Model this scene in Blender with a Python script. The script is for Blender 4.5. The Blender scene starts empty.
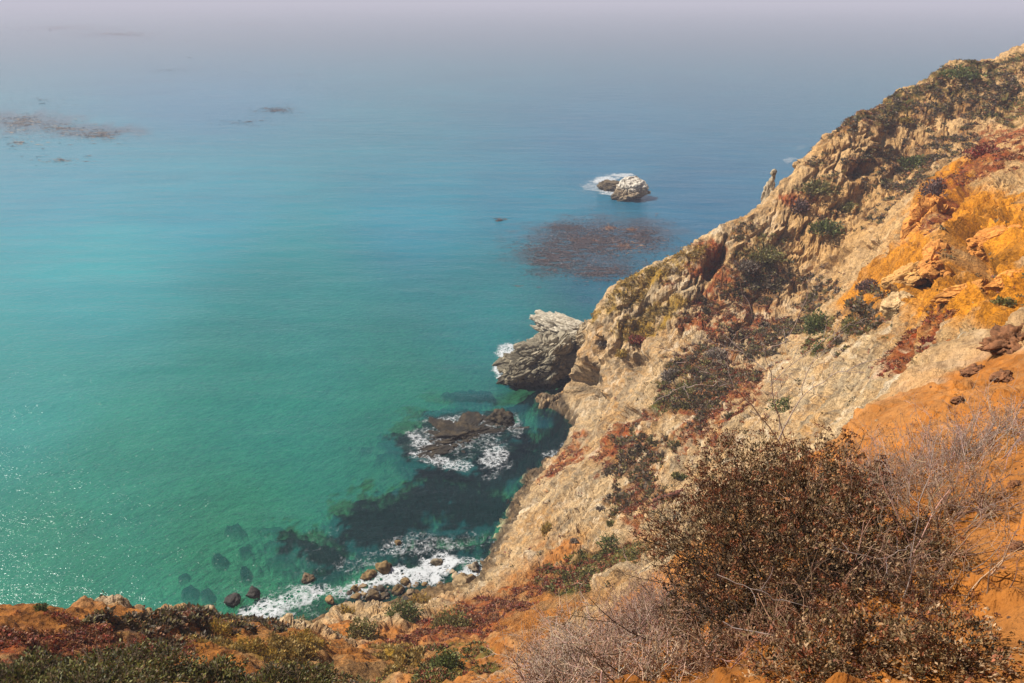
import bpy, math, random
import numpy as np
from mathutils import Vector, Matrix
from mathutils.bvhtree import BVHTree

random.seed(7)
rng = np.random.default_rng(7)
sc = bpy.context.scene
COL = sc.collection

# ------------------------------------------------------------------ camera, sky, sun, exposure
FPX, PITCH, CAMZ = 780.0, 23.8, 60.0
cam_d = bpy.data.cameras.new("camera")
cam = bpy.data.objects.new("camera", cam_d)
COL.objects.link(cam)
cam.location = (0, 0, CAMZ)
cam.rotation_euler = (math.radians(90 - PITCH), 0, 0)
cam_d.sensor_width = 36.0
cam_d.lens = FPX / 1024 * 36.0
cam_d.clip_start = 0.1
cam_d.clip_end = 20000
sc.camera = cam

SUN_EL, SUN_AZ = 48.0, -71.0          # azimuth measured from +Y, negative = to the left
w = bpy.data.worlds.new("World")
sc.world = w
w.use_nodes = True
nt = w.node_tree
bg = nt.nodes["Background"]
sky = nt.nodes.new("ShaderNodeTexSky")
sky.sky_type = 'NISHITA'
sky.sun_disc = False
sky.sun_elevation = math.radians(SUN_EL)
sky.sun_rotation = math.radians(SUN_AZ)
sky.air_density = 1.0
sky.dust_density = 1.5
nt.links.new(sky.outputs[0], bg.inputs[0])
bg.inputs[1].default_value = 0.05
sun_d = bpy.data.lights.new("sun", 'SUN')
sun = bpy.data.objects.new("sun", sun_d)
COL.objects.link(sun)
sun_d.energy = 5.0
sun_d.angle = math.radians(0.53)
sun_d.color = (1.0, 0.94, 0.85)
to_sun = Vector((math.sin(math.radians(SUN_AZ)) * math.cos(math.radians(SUN_EL)),
                 math.cos(math.radians(SUN_AZ)) * math.cos(math.radians(SUN_EL)),
                 math.sin(math.radians(SUN_EL))))
sun.rotation_euler = to_sun.to_track_quat('Z', 'Y').to_euler()
sc.view_settings.view_transform = 'Standard'
sc.view_settings.look = 'None'
sc.view_settings.exposure = 0.5
sc.view_settings.gamma = 1.0
sc.cycles.use_denoising = True
sc.cycles.use_adaptive_sampling = False
sc.cycles.sample_clamp_direct = 5.0
sc.cycles.max_bounces = 6
sc.cycles.diffuse_bounces = 1
sc.cycles.glossy_bounces = 2
sc.cycles.transparent_max_bounces = 12
sc.cycles.volume_bounces = 0

# ------------------------------------------------------------------ noise
_p = np.random.default_rng(11).permutation(256).astype(np.int32)
_P = np.concatenate([_p, _p, _p])
_G = np.array([(1,1,0),(-1,1,0),(1,-1,0),(-1,-1,0),(1,0,1),(-1,0,1),(1,0,-1),(-1,0,-1),
               (0,1,1),(0,-1,1),(0,1,-1),(0,-1,-1),(1,1,0),(-1,1,0),(0,-1,1),(0,-1,-1)], np.float32)
def pn(q):
    q = np.asarray(q, np.float32)
    i = np.floor(q)
    f = q - i
    i = i.astype(np.int32) & 255
    u = f * f * f * (f * (f * 6 - 15) + 10)
    r = 0
    for dx in (0, 1):
        a = _P[i[:, 0] + dx]
        wx = u[:, 0] if dx else 1 - u[:, 0]
        for dy in (0, 1):
            b = _P[a + i[:, 1] + dy]
            wy = wx * (u[:, 1] if dy else 1 - u[:, 1])
            for dz in (0, 1):
                h = _P[b + i[:, 2] + dz] & 15
                g = _G[h]
                wz = wy * (u[:, 2] if dz else 1 - u[:, 2])
                r = r + wz * (g[:, 0] * (f[:, 0] - dx) + g[:, 1] * (f[:, 1] - dy) + g[:, 2] * (f[:, 2] - dz))
    return r
def fbm(p, scale, oct=3, gain=0.5, off=0.0):
    r, a, s = 0, 1.0, 1.0 / scale
    for k in range(oct):
        r = r + a * pn(p * s + (off + 17.3 * k))
        a *= gain
        s *= 2.03
    return r
def ridged(p, scale, oct=3, gain=0.5, off=0.0):
    r, a, s = 0, 1.0, 1.0 / scale
    for k in range(oct):
        r = r + a * (1 - 2 * np.abs(pn(p * s + (off + 31.7 * k))))
        a *= gain
        s *= 2.03
    return r
def worley(p, scale, seed=0):
    """F1, F2-F1, random value and a random tilt height of the nearest cell"""
    q = (p / scale + seed * 13.7).astype(np.float32)
    ci = np.floor(q).astype(np.int32)
    f = q - ci
    f1 = np.full(len(q), 9, np.float32); f2 = f1.copy(); rv = np.zeros(len(q), np.float32); tl = rv.copy()
    for dx in (-1, 0, 1):
        for dy in (-1, 0, 1):
            for dz in (-1, 0, 1):
                h = _P[(_P[(_P[(ci[:, 0] + dx) & 255] + ci[:, 1] + dy) & 255] + ci[:, 2] + dz) & 255]
                ox = _P[h + 1] / 255.0; oy = _P[h + 37] / 255.0; oz = _P[h + 91] / 255.0
                vx = dx + ox - f[:, 0]; vy = dy + oy - f[:, 1]; vz = dz + oz - f[:, 2]
                d = np.sqrt(vx * vx + vy * vy + vz * vz).astype(np.float32)
                c = d < f1
                f2 = np.where(c, f1, np.minimum(f2, d))
                t = vx * (ox - .5) + vy * (oy - .5) + vz * (oz - .5)
                rv = np.where(c, h / 255.0, rv); tl = np.where(c, t, tl); f1 = np.where(c, d, f1)
    return f1, f2 - f1, rv, tl
def sstep(a, b, x):
    t = np.clip((x - a) / (b - a), 0, 1)
    return t * t * (3 - 2 * t)

# ------------------------------------------------------------------ laying out the land
SP, CP = math.sin(math.radians(PITCH)), math.cos(math.radians(PITCH))
def ray(px, py):
    x = (px - 512) / FPX
    v = (341.5 - py) / FPX
    return np.array([x, CP + SP * v, -SP + CP * v])
def at(px, py, Y=None, z=None):
    d = ray(px, py)
    t = Y / d[1] if Y is not None else (z - CAMZ) / d[2]
    return (d[0] * t, d[1] * t, CAMZ + d[2] * t)

ctrl = [
    # around the camera
    (0, 0, 58.3), (-1.5, 1, 57.3), (1.8, 1, 58.2), (3.2, 0, 59.2), (-4, 0, 56.0), (0, -4, 60), (6, -3, 62), (-8, -4, 56),
    (0, -30, 66), (40, -20, 70), (-40, -30, 56), (70, 10, 72), (-30, 0, 43), (-60, -10, 28), (-90, -20, 4), (30, 10, 65),
    (120, 60, 70), (0, -120, 72), (140, -60, 74), (-120, -120, 20), (-70, 15, 5), (-90, 25, -6),
    # near soil slope on the right
    at(1000, 680, Y=3.2), at(1024, 560, Y=4.6), at(900, 680, Y=3.3), at(1024, 450, Y=7), at(940, 480, Y=7.2), at(1024, 385, Y=12),
    at(960, 385, Y=12.5), at(880, 402, Y=13), at(840, 430, Y=12), at(800, 600, Y=5), at(700, 660, Y=4.6), at(600, 683, Y=4.8),
    at(760, 520, Y=9), at(690, 600, Y=7.5), at(620, 640, Y=8), at(1024, 345, Y=17), at(980, 362, Y=16),
    # dip behind that slope, then the gully and ochre outcrop
    (13.5, 23, 46.0), (9.5, 20, 47.0), (20, 26, 49.5), (7, 16, 48.5),
    at(1024, 320, Y=30), at(960, 330, Y=36), at(900, 350, Y=42), at(850, 390, Y=47), at(800, 430, Y=52), at(880, 380, Y=41),
    at(950, 270, Y=56), at(1024, 260, Y=48), at(990, 210, Y=66), at(1024, 190, Y=74), at(940, 215, Y=78), at(960, 250, Y=60),
    at(900, 270, Y=72), at(900, 310, Y=60), at(850, 340, Y=68), at(960, 160, Y=105), at(1024, 140, Y=112),
    # headland face
    at(750, 450, Y=58), at(700, 500, Y=56), at(640, 520, Y=57), at(600, 560, Y=55), at(540, 555, Y=59), at(500, 580, Y=61),
    at(600, 450, Y=81), at(600, 500, Y=70), at(560, 500, Y=73), at(650, 450, Y=73), at(700, 430, Y=70), at(640, 400, Y=85), at(700, 350, Y=94),
    at(750, 390, Y=76), at(800, 350, Y=84), at(850, 290, Y=90), at(800, 260, Y=115), at(750, 300, Y=108), at(700, 300, Y=108),
    at(640, 330, Y=106), at(850, 220, Y=120), at(900, 200, Y=118), at(900, 150, Y=136), at(960, 110, Y=142), at(1024, 95, Y=145),
    # ridge line seen against the sea
    at(590, 301, Y=116), at(612, 290, Y=117), at(650, 268, Y=120), at(690, 250, Y=124), at(730, 226, Y=128), at(770, 196, Y=133),
    at(800, 165, Y=137), at(825, 140, Y=141), at(860, 115, Y=146), at(900, 92, Y=151), at(950, 65, Y=159), at(1024, 45, Y=168),
    (128, 178, 52), (150, 120, 62),
    # back of the headland and foot
    (12, 124, 1), (20, 129, 1.5), (30, 133, 3), (44, 144, 6), (55, 155, 8), (70, 168, 12), (95, 190, 10), (120, 215, 8), (160, 230, 10),
    (14, 134, -4), (30, 148, -4), (50, 166, -4), (75, 195, -4), (110, 235, -4), (160, 280, -4),
    # water line on the near side
    at(482, 575, z=0.0), at(500, 545, z=0.0), at(517, 505, z=0.0), at(545, 462, z=0), at(570, 420, z=0), at(586, 388, z=0),
    at(470, 565, z=-1.6), at(500, 500, z=-3), at(540, 440, z=-3.2), at(560, 395, z=-3.5),
    (5, 112, 2.0), (2, 118, -4), (-4, 112, -4),
    # near slope falling to the cove
    at(520, 600, Y=47), at(560, 600, Y=40), at(560, 640, Y=24), at(500, 640, Y=28), at(430, 640, Y=36), at(420, 675, Y=21), at(480, 683, Y=14),
    at(450, 600, Y=52), at(400, 612, Y=50), at(620, 560, Y=46), at(340, 640, Y=38), at(340, 612, Y=48), at(300, 640, Y=41), at(250, 640, Y=36),
    at(300, 675, Y=21), at(360, 683, Y=18), at(200, 630, Y=30), at(150, 627, Y=28), at(105, 614, Y=26.5), at(60, 622, Y=25), at(0, 618, Y=24),
    at(50, 640, Y=18), at(100, 670, Y=13), at(200, 650, Y=19), at(0, 683, Y=11), at(200, 683, Y=12),
    (-16, 36, 19), (-23, 32, 19), (-30, 30, 17), (-24, 45, 2), (-34, 42, 2), (-45, 35, 3), (-55, 30, 4), (-12, 20, 39.5),
    # cove shore and sea floor
    at(440, 588, z=0.3), at(400, 598, z=0.3), at(350, 610, z=0.2), at(300, 622, z=0.0), at(250, 630, z=-0.4),
    at(420, 570, z=-0.7), at(350, 590, z=-0.7), at(300, 595, z=-1.0), at(200, 600, z=-1.6),
    (-30, 60, -2.2), (-10, 72, -1.6), (-20, 80, -3), (-45, 60, -3), (-10, 90, -3), (-40, 100, -4), (0, 98, -3),
    (-20, 130, -5), (10, 160, -6), (-60, 140, -6), (-80, 70, -5), (-130, 60, -7), (-120, 160, -8), (0, 220, -8), (60, 240, -8),
    (-60, 260, -8), (-200, 200, -9), (40, 330, -9), (150, 360, -9), (-150, 340, -9), (-200, 60, -8), (-160, -20, -6),
]
ctrl = np.array(ctrl, float)
WR = 14.0
def warp(xy):
    r = np.hypot(xy[:, 0], xy[:, 1])[:, None] + 1e-9
    return xy / r * (WR * np.log1p(r / WR))
def kern(d2):
    return np.where(d2 > 1e-12, d2 * np.log(d2 + 1e-12) * 0.5, 0)
CW = warp(ctrl[:, :2]) / 10
def tps_fit(P, v, lam=1e-3):
    n = len(P)
    K = kern(((P[:, None] - P[None]) ** 2).sum(-1)) + lam * np.eye(n)
    Q = np.c_[np.ones(n), P]
    A = np.block([[K, Q], [Q.T, np.zeros((3, 3))]])
    return np.linalg.solve(A, np.r_[v, 0, 0, 0])
TW = tps_fit(CW, ctrl[:, 2])
def base_z(xy):
    out = np.empty(len(xy))
    for s in range(0, len(xy), 40000):
        q = warp(xy[s:s + 40000]) / 10
        d2 = (q ** 2).sum(1)[:, None] + (CW ** 2).sum(1)[None] - 2 * q @ CW.T
        out[s:s + 40000] = kern(np.maximum(d2, 0)) @ TW[:-3] + TW[-3] + q @ TW[-2:]
    return np.maximum(out, -10)

NA, NR = 1000, 1100
az = np.concatenate([np.linspace(-180, -62, 40)[:-1], np.linspace(-62, -45, 60)[:-1], np.linspace(-45, 45, NA),
                     np.linspace(45, 62, 60)[1:], np.linspace(62, 180, 40)[1:]])
az = np.radians(az)
rf = np.concatenate([[0.2], np.geomspace(0.8, 330, 520)])
X = np.sin(az)[:, None] * rf[None]
Y = np.cos(az)[:, None] * rf[None]
Zf = base_z(np.c_[X.ravel(), Y.ravel()]).reshape(X.shape)
R_ = np.empty((len(az), NR))
Z_ = np.empty((len(az), NR))
tt = np.linspace(0, 1, NR)
mets = []
for i in range(len(az)):
    dr = np.diff(rf)
    dz = np.diff(Zf[i])
    dist = np.hypot(0.5 * (rf[1:] + rf[:-1]), CAMZ - 0.5 * (Zf[i][1:] + Zf[i][:-1]))
    m = np.hypot(dr, dz) / dist
    under = 0.5 * (Zf[i][1:] + Zf[i][:-1]) < -0.5
    m = np.where(under, m * 0.5, m) + 2e-4
    mets.append(m)
mets = np.array(mets)
k = 9
pad = np.pad(mets, ((k, k), (0, 0)), mode='edge')
mets = sum(pad[j:j + len(az)] for j in range(2 * k + 1)) / (2 * k + 1)
for i in range(len(az)):
    c = np.r_[0, np.cumsum(mets[i])]
    R_[i] = np.interp(tt * c[-1], c, rf)
    Z_[i] = np.interp(R_[i], rf, Zf[i])
del mets, pad
GX = np.sin(az)[:, None] * R_
GY = np.cos(az)[:, None] * R_
Z_ = np.minimum(Z_, 84)
P0 = np.stack([GX, GY, Z_], -1)
def grid_normals(P):
    da = np.gradient(P, axis=0)
    dr = np.gradient(P, axis=1)
    n = np.cross(dr, da) * -1
    n *= np.sign(n[..., 2:3] + 1e-12) if False else 1
    n /= np.linalg.norm(n, axis=-1, keepdims=True) + 1e-12
    return n
N0 = grid_normals(P0)
if N0[..., 2].mean() < 0:
    N0 = -N0
def grid_bvh(P, sa, sr):
    S = P[::sa, ::sr]
    na, nr = S.shape[:2]
    idx = np.arange(na * nr).reshape(na, nr)
    f = np.stack([idx[:-1, :-1], idx[1:, :-1], idx[1:, 1:], idx[:-1, 1:]], -1).reshape(-1, 4)
    return BVHTree.FromPolygons([tuple(v) for v in S.reshape(-1, 3).tolist()], f.tolist())
bvh0 = grid_bvh(P0, 4, 4)
def hit(px, py, tree=None):
    d = Vector(ray(px, py).tolist()).normalized()
    h = (tree or bvh0).ray_cast(Vector((0, 0, CAMZ)), d)
    if h[0] is None:
        return None
    return h[0]

# ------------------------------------------------------------------ what grows and shows where (ellipses laid on the ground)
P = P0.reshape(-1, 3).astype(np.float32)
Nn = N0.reshape(-1, 3).astype(np.float32)
DIST = np.linalg.norm(P - np.array([0, 0, CAMZ], np.float32), axis=1)
wob1 = fbm(P, 6.0, 4, 0.6, 3.1)
wob2 = fbm(P, 1.3, 3, 0.6, 9.1)
def ell(px, py, a, b, ang=0.0, n=0.5, soft=0.25):
    """soft ellipse lying on the ground, its centre and two half-axes found where sight lines meet the land"""
    c = hit(px, py)
    if c is None:
        return np.zeros(len(P), np.float32)
    ca, sa = math.cos(math.radians(ang)), math.sin(math.radians(ang))
    ax = []
    for (ux, uy, L) in ((ca, -sa, a), (sa, ca, b)):
        v = None
        for s in (1, -1, .5, -.5):
            e = hit(px + ux * L * s, py + uy * L * s)
            if e is not None:
                vv = (e - c) / s
                if v is None or vv.length < v.length:
                    v = vv
        ax.append(v)
    nrm = ax[0].cross(ax[1])
    if nrm.length < 1e-6:
        return np.zeros(len(P), np.float32)
    nrm = nrm.normalized() * min(ax[0].length, ax[1].length) * 1.6
    M = np.array(Matrix((ax[0], ax[1], nrm)).transposed().inverted(), np.float32)
    cc = np.array(c, np.float32)
    lim = max(ax[0].length, ax[1].length) * 1.8
    sel = np.where((np.abs(P[:, 0] - cc[0]) < lim) & (np.abs(P[:, 1] - cc[1]) < lim))[0]
    out = np.zeros(len(P), np.float32)
    q = (P[sel] - cc) @ M.T
    d = np.sqrt((q ** 2).sum(1))
    size = min(ax[0].length, ax[1].length)
    wz = wob1[sel] * n * 0.9 + wob2[sel] * n * 0.6
    out[sel] = 1 - sstep(1 - soft, 1 + soft, d + wz)
    return out
def many(lst, **kw):
    m = np.zeros(len(P), np.float32)
    for e in lst:
        np.maximum(m, ell(*e, **kw), out=m)
    return m

SOIL = many([(960, 470, 150, 110, 30), (1000, 600, 120, 120), (980, 385, 70, 40, 20), (700, 640, 200, 60)], n=0.2)
SOIL = np.maximum(SOIL, many([(470, 655, 60, 28, 30),
             (330, 630, 40, 12), (395, 640, 24, 24, 60), (560, 552, 20, 8, 30)], n=0.6))
OCHRE = many([(930, 280, 60, 30, 20), (975, 215, 50, 60, 60), (1000, 260, 50, 60), (990, 230, 60, 80, 60), (1015, 322, 60, 22), (940, 190, 60, 22, 50), (1010, 290, 60, 30), (900, 270, 60, 40, 40), (870, 300, 40, 30), (960, 310, 60, 25, 20)], n=0.45, soft=.45)
TANF = many([(860, 210, 60, 34, 45), (820, 240, 50, 30, 30), (900, 110, 60, 16, 20), (740, 260, 60, 16, 30)], n=0.5)
SLOPE = many([(300, 628, 150, 34), (20, 600, 120, 40), (250, 660, 320, 52), (80, 625, 220, 50), (470, 640, 130, 55, 30), (560, 590, 110, 28, 20), (40, 640, 180, 50), (380, 610, 90, 25)], n=0.3)
RED = many([(60, 625, 150, 26), (40, 620, 90, 22), (60, 655, 90, 24), (20, 660, 60, 18), (480, 610, 60, 16, 25), (430, 625, 40, 12, 30), (715, 385, 52, 44, 60), (725, 290, 26, 52, 25), (700, 265, 40, 12, 35), (560, 575, 40, 12, 10),
            (735, 320, 40, 44, 30), (650, 480, 14, 40, -5), (620, 440, 40, 18, 30), (636, 340, 10, 7), (582, 300, 9, 4), (985, 165, 70, 18, 42), (935, 205, 30, 12, 60), (925, 340, 46, 20, 35),
            (640, 510, 14, 20), (800, 200, 16, 10), (870, 112, 14, 8, 30), (560, 465, 30, 10, 40), (690, 268, 26, 8, 40), (1000, 140, 30, 14), (190, 612, 34, 6)], n=0.7)
SCRUB = many([(930, 150, 60, 24, 30), (880, 160, 34, 20, 20), (905, 190, 40, 16, 40), (755, 290, 44, 22, 25), (705, 380, 42, 32), (818, 300, 24, 24), (765, 345, 44, 24, 20), (740, 235, 20, 7, 30),
              (820, 222, 16, 8, 20), (850, 128, 24, 9, 30), (820, 185, 18, 8, 30), (980, 90, 80, 26, 20), (940, 95, 110, 22, 25), (100, 616, 120, 10), (240, 612, 60, 8), (290, 684, 100, 6), (640, 445, 30, 12), (870, 320, 30, 22, 50), (640, 470, 22, 40)], n=0.8)
GREEN = many([(960, 75, 80, 22, 22), (900, 105, 50, 12, 25), (1010, 110, 30, 20), (590, 575, 46, 8, 10), (440, 660, 34, 18, 40), (100, 680, 110, 7), (680, 390, 30, 20, 20),
              (765, 250, 36, 16, 20), (612, 556, 36, 6), (820, 330, 14, 20), (470, 650, 24, 22, 40), (360, 668, 40, 6)], n=0.7)
GOLD = many([(220, 630, 30, 10), (300, 640, 40, 14), (660, 270, 40, 14, 30), (400, 650, 20, 14), (650, 320, 40, 14, 40), (620, 300, 30, 12, 30)], n=0.6)
GREYR = many([(650, 300, 90, 24, 35), (600, 420, 30, 60, -30), (850, 400, 50, 18, 40), (880, 350, 26, 14, 45), (580, 350, 30, 30)], n=0.5)
for m in (RED, SCRUB, GREEN, GOLD):
    m *= sstep(1.5, 4.0, P[:, 2])
SHORE = 1 - sstep(0.8, 2.4, P[:, 2] + wob2 * 0.8)
ROCK = np.clip(1 - SOIL - SLOPE * 0.97, 0, 1)
NEAR = 1 - sstep(12, 26, DIST)
ROCK *= 1 - NEAR

# ------------------------------------------------------------------ relief
VEG = np.clip(np.maximum.reduce([RED, SCRUB, GREEN, GOLD * 0.6]), 0, 1)
bed = np.array([0.55, 0.79, 0.27]); bed /= np.linalg.norm(bed)
def stretch(q, d, f):
    d = np.asarray(d, np.float32)
    return q - (1 - 1 / f) * (q @ d)[:, None] * d[None]
warpv = np.stack([fbm(P, 5.0, 2, 0.5, 50 + 10 * k) for k in range(3)], -1) * 1.6
Q = P + warpv
big = ridged(stretch(Q, bed, 1.8), 11.0, 2, 0.45, 1.0) - 0.4
med = ridged(stretch(Q, bed, 4.0), 3.6, 3, 0.5, 5.0) - 0.5
fine = ridged(stretch(Q, bed, 5.0), 1.1, 3, 0.55, 8.0) - 0.5
lump = fbm(P, 0.9, 3, 0.55, 12.0)
blk = np.abs(fbm(stretch(Q, bed, 1.5), 2.0, 2, 0.5, 15.0))
rk = np.where((ROCK > 0.03) & (P[:, 2] > -2.5) & (np.abs(np.arctan2(P[:, 0], P[:, 1])) < 0.95) & (P[:, 1] > 10))[0]
qs = stretch(Q[rk], bed, 3.2)
def cell(scale, seed, qq):
    f1, e, rv, tl = worley(qq, scale, seed)
    return (rv - .5) * 0.62 + tl * 1.15 - 0.55 * (1 - sstep(0.0, 0.16, e))
cells = np.zeros(len(P), np.float32)
crack = np.zeros(len(P), np.float32)
cells[rk] = 1.15 * cell(4.2, 1, qs) + 0.55 * cell(1.5, 2, qs + 0.3 * warpv[rk][:, ::-1]) + 0.26 * cell(0.62, 3, stretch(Q[rk], bed, 2.6))
rockd = 0.75 * big - 0.2 + 0.45 * med + 0.14 * fine + 0.05 * lump + cells
terr = OCHRE * (0.8 * ridged(Q, 7.0, 2, 0.4, 70.0) - 0.4)
terr[rk] += OCHRE[rk] * (1.0 * cell(4.6, 4, Q[rk]) + .28 * cell(1.6, 5, Q[rk]) + .08 * cell(.6, 6, Q[rk]))
DENT = np.zeros(len(P), np.float32)
for px, py, a_, b_, ang, dep in [(963, 244, 14, 24, -30, 2.6), (978, 264, 16, 8, -20, 1.6), (920, 284, 12, 11, -40, 2.0), (895, 312, 6, 12, -20, 1.6), (940, 268, 22, 6, 5, 1.5), (955, 286, 10, 5, 0, 1.0),
                                 (950, 200, 8, 16, -40, 1.8), (1000, 215, 12, 5, -30, 1.2), (715, 262, 6, 14, -40, 2.0), (583, 380, 12, 12, 0, 3.0), (640, 362, 8, 5, 30, 1.2), (600, 345, 6, 6, 0, 1.5),
                                 (600, 400, 8, 5, 30, .9), (625, 415, 8, 5, 40, .9), (870, 250, 10, 5, 40, 1.0), (860, 172, 12, 5, 30, .8), (905, 232, 6, 12, -20, 1.2), (990, 290, 12, 5, 10, 1.0), (842, 262, 12, 4, 30, .9), (800, 290, 12, 5, 20, .9)]:
    DENT += 1.5 * dep * ell(px, py, a_ * 1.35, b_ * 1.35, ang, n=0.5, soft=.22)
fade = sstep(2, 12, np.abs(DIST - 0)) 
soil_d = 0.10 * fbm(P, 1.6, 3, 0.5, 20.0) + 0.022 * fbm(P, 0.25, 2, 0.6, 22.0) + 0.006 * fbm(P, 0.07, 2, 0.6, 24.0)
clod = np.maximum(fbm(P, 0.45, 3, 0.6, 27.0) - 0.22, 0) * 0.22 - .03 * (1 - np.abs(fbm(P * np.array([1, .5, 1], np.float32), .9, 3, .6, 210.0)) * 2).clip(0, 1) ** 4
slope_d = -0.95 + 0.5 * ridged(P, 4.0, 3, 0.5, 33.0) + 0.16 * fbm(P, 0.8, 3, 0.6, 36.0)
D = -DENT + ROCK * rockd * (1 - 0.35 * VEG) * (1 - .85 * OCHRE) * .85 + terr * ROCK + (1 - NEAR) * SLOPE * slope_d * sstep(14, 30, DIST) + (SOIL * (0.35 + 0.65 * NEAR) + NEAR * (1 - SOIL)) * (soil_d + clod)
D = D + SOIL * (1 - NEAR) * 0.3 * fbm(P, 1.8, 4, 0.6, 44.0)
under = sstep(-0.5, -2.0, P[:, 2]) if False else (1 - sstep(-1.6, -0.4, P[:, 2]))
D = D * (1 - 0.75 * under)
D = D * (1 - 0.6 * (1 - sstep(0.5, 3.0, P[:, 2])) * (P[:, 0] < -3))
Dn = Nn * np.array([1, 1, .5], np.float32); Dn /= np.linalg.norm(Dn, axis=1, keepdims=True) + 1e-9
wr = (ROCK * (1 - OCHRE) * sstep(.3, 1.5, P[:, 2]))[:, None]
Dn = Nn * (1 - wr) + Dn * wr
PD = P + Dn * D[:, None]
bvh1 = grid_bvh(PD.reshape(P0.shape), 3, 3)

# ------------------------------------------------------------------ surface colour of the land
def C(r, g, b):
    return np.array([r, g, b], np.float32)
c1 = fbm(P, 7.0, 4, 0.6, 90.0)[:, None]
c2 = fbm(stretch(Q, bed, 4.0), 1.5, 4, 0.65, 95.0)[:, None]
c3 = fbm(P, 0.6, 3, 0.6, 99.0)[:, None]
cream, tan, grey, ochre, orange, white = C(.54, .385, .22), C(.44, .24, .09), C(.29, .24, .17), C(.53, .225, .045), C(.315, .122, .034), C(.66, .57, .43)
colr = cream + (tan - cream) * np.clip(0.15 + c1 * 0.8, 0, 1)
colr = colr + (grey - colr) * np.clip(c2 * 2.2 - 0.45 + 0.55 * GREYR[:, None] + 1.1 * c3, 0, 0.65)
colr = colr + (white - colr) * np.clip(-c2 * 1.4 - 0.25, 0, 0.6)
colr = colr + (C(.50, .31, .14) - colr) * TANF[:, None] * np.clip(0.7 + c3, 0, 1)
far_r = sstep(30, 52, P[:, 0])[:, None]
colr = colr + (C(.56, .34, .15) - colr) * far_r * 0.6
colr = colr + ((ochre * (1 + 0.35 * c1)) - colr) * np.clip(OCHRE[:, None] * 1.1 - np.clip(c2, 0, 1) * 0.25, 0, 1)
mot_s = fbm(P, 0.35, 4, .7, 230.0)[:, None]
soilc = (orange + (C(.29, .14, .055) - orange) * np.clip(.9 * c1 + 1.1 * mot_s + .1, 0, .7)) * (1 + 0.25 * c1 + 0.25 * c3) + np.clip(c2, 0, 1) * C(.03, .03, .02)
colr = colr + (soilc - colr) * np.maximum(SOIL, NEAR)[:, None]
slopec = C(.36, .15, .045) + (C(.33, .19, .085) - C(.36, .15, .045)) * np.clip(c1 * 1.5 + 0.2 + c3 * 0.6, 0, 1)
colr = colr + (slopec - colr) * np.clip(SLOPE - SOIL, 0, 1)[:, None] * (1 - NEAR)[:, None]
mot = fbm(P, 0.8, 3, 0.7, 120.0)[:, None]
mot2 = fbm(P, 2.6, 3, 0.6, 125.0)[:, None]
for m, ca, cb, k in ((RED, C(.28, .065, .024), C(.30, .13, .05), 1.0), (SCRUB, C(.14, .08, .045), C(.36, .19, .07), 0.9),
                     (GREEN, C(.075, .085, .02), C(.19, .10, .03), 0.9), (GOLD, C(.36, .21, .035), C(.3, .2, .07), 0.8)):
    vc = ca + (cb - ca) * np.clip(0.4 + mot * 1.2, 0, 1)
    mm = np.clip(m[:, None] * (0.85 + 2.4 * mot2 + 1.6 * mot) * k * 1.1, 0, 1)
    colr = colr + (vc - colr) * mm
wet = SHORE[:, None]
colr = colr + (C(.085, .06, .035) * (1 + c3) - colr) * wet * np.clip(0.9 + c3, 0, 1)
# sea floor: pale sand and dark weed-covered reef
reef = many([(400, 520, 100, 40, 10), (470, 510, 60, 32, 20), (330, 555, 30, 22), (440, 490, 40, 14, 10), (560, 440, 34, 60, -20), (460, 470, 70, 16),
             (450, 405, 36, 12), (390, 460, 20, 12), (520, 400, 60, 14), (365, 512, 14, 8), (345, 530, 24, 10)], n=0.9) if False else None
def sea_ell(px, py, a, b, ang=0, n=0.6, soft=0.3, pts=None):
    PP, w1_, w2_ = (P, wob1, wob2) if pts is None else pts
    ca, sa = math.cos(math.radians(ang)), math.sin(math.radians(ang))
    c = np.array(at(px, py, z=-1.5)); e1 = np.array(at(px + ca * a, py - sa * a, z=-1.5)) - c; e2 = np.array(at(px + sa * b, py + ca * b, z=-1.5)) - c
    M = np.linalg.inv(np.array([e1[:2], e2[:2]]).T)
    q = (PP[:, :2] - c[:2]) @ M.T
    return (1 - sstep(1 - soft, 1 + soft, np.sqrt((q ** 2).sum(1)) + n * w1_ * 0.9 + n * w2_ * 0.5)).astype(np.float32)
reef = np.zeros(len(P), np.float32)
REEFS = [(400, 518, 105, 36, 12), (475, 510, 60, 34, 20), (325, 560, 34, 24), (440, 492, 44, 14, 10), (565, 440, 34, 60, -20), (463, 445, 84, 36), (440, 560, 60, 20, 10),
          (450, 405, 40, 12), (520, 402, 60, 12), (345, 522, 24, 12), (500, 470, 50, 30, 20), (560, 400, 30, 20), (470, 385, 26, 10), (430, 505, 90, 34, 14), (380, 535, 60, 24, 12)]
for e in REEFS:
    reef = np.maximum(reef, sea_ell(*e))
for e in [(234, 529, 9, 6), (220, 563, 8, 6), (245, 553, 6, 4), (183, 577, 6, 4), (190, 594, 8, 6), (207, 598, 6, 7), (245, 578, 5, 8), (422, 496, 9, 5), (284, 543, 6, 3)]:
    reef = np.maximum(reef, sea_ell(*e, n=0.3))
sea_m = (1 - sstep(-0.6, 0.1, P[:, 2]))[:, None]
sand = C(.36, .36, .22)
floor = sand * (1 + 0.2 * c1) + (C(.010, .014, .016) * (1 + 0.5 * c3) - sand * (1 + 0.2 * c1)) * np.clip(reef, 0, 1)[:, None]
colr = colr + (floor - colr) * sea_m
lumc = colr.mean(1, keepdims=True)
rub = many([(395, 598, 90, 13, 12)], n=.3)[:, None]
colr = colr + (C(.16, .10, .045) * (1 + 1.2 * c3) - colr) * rub * .85
colr = np.clip(lumc + (colr - lumc) * 1.16, 0.004, 0.75)
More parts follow.
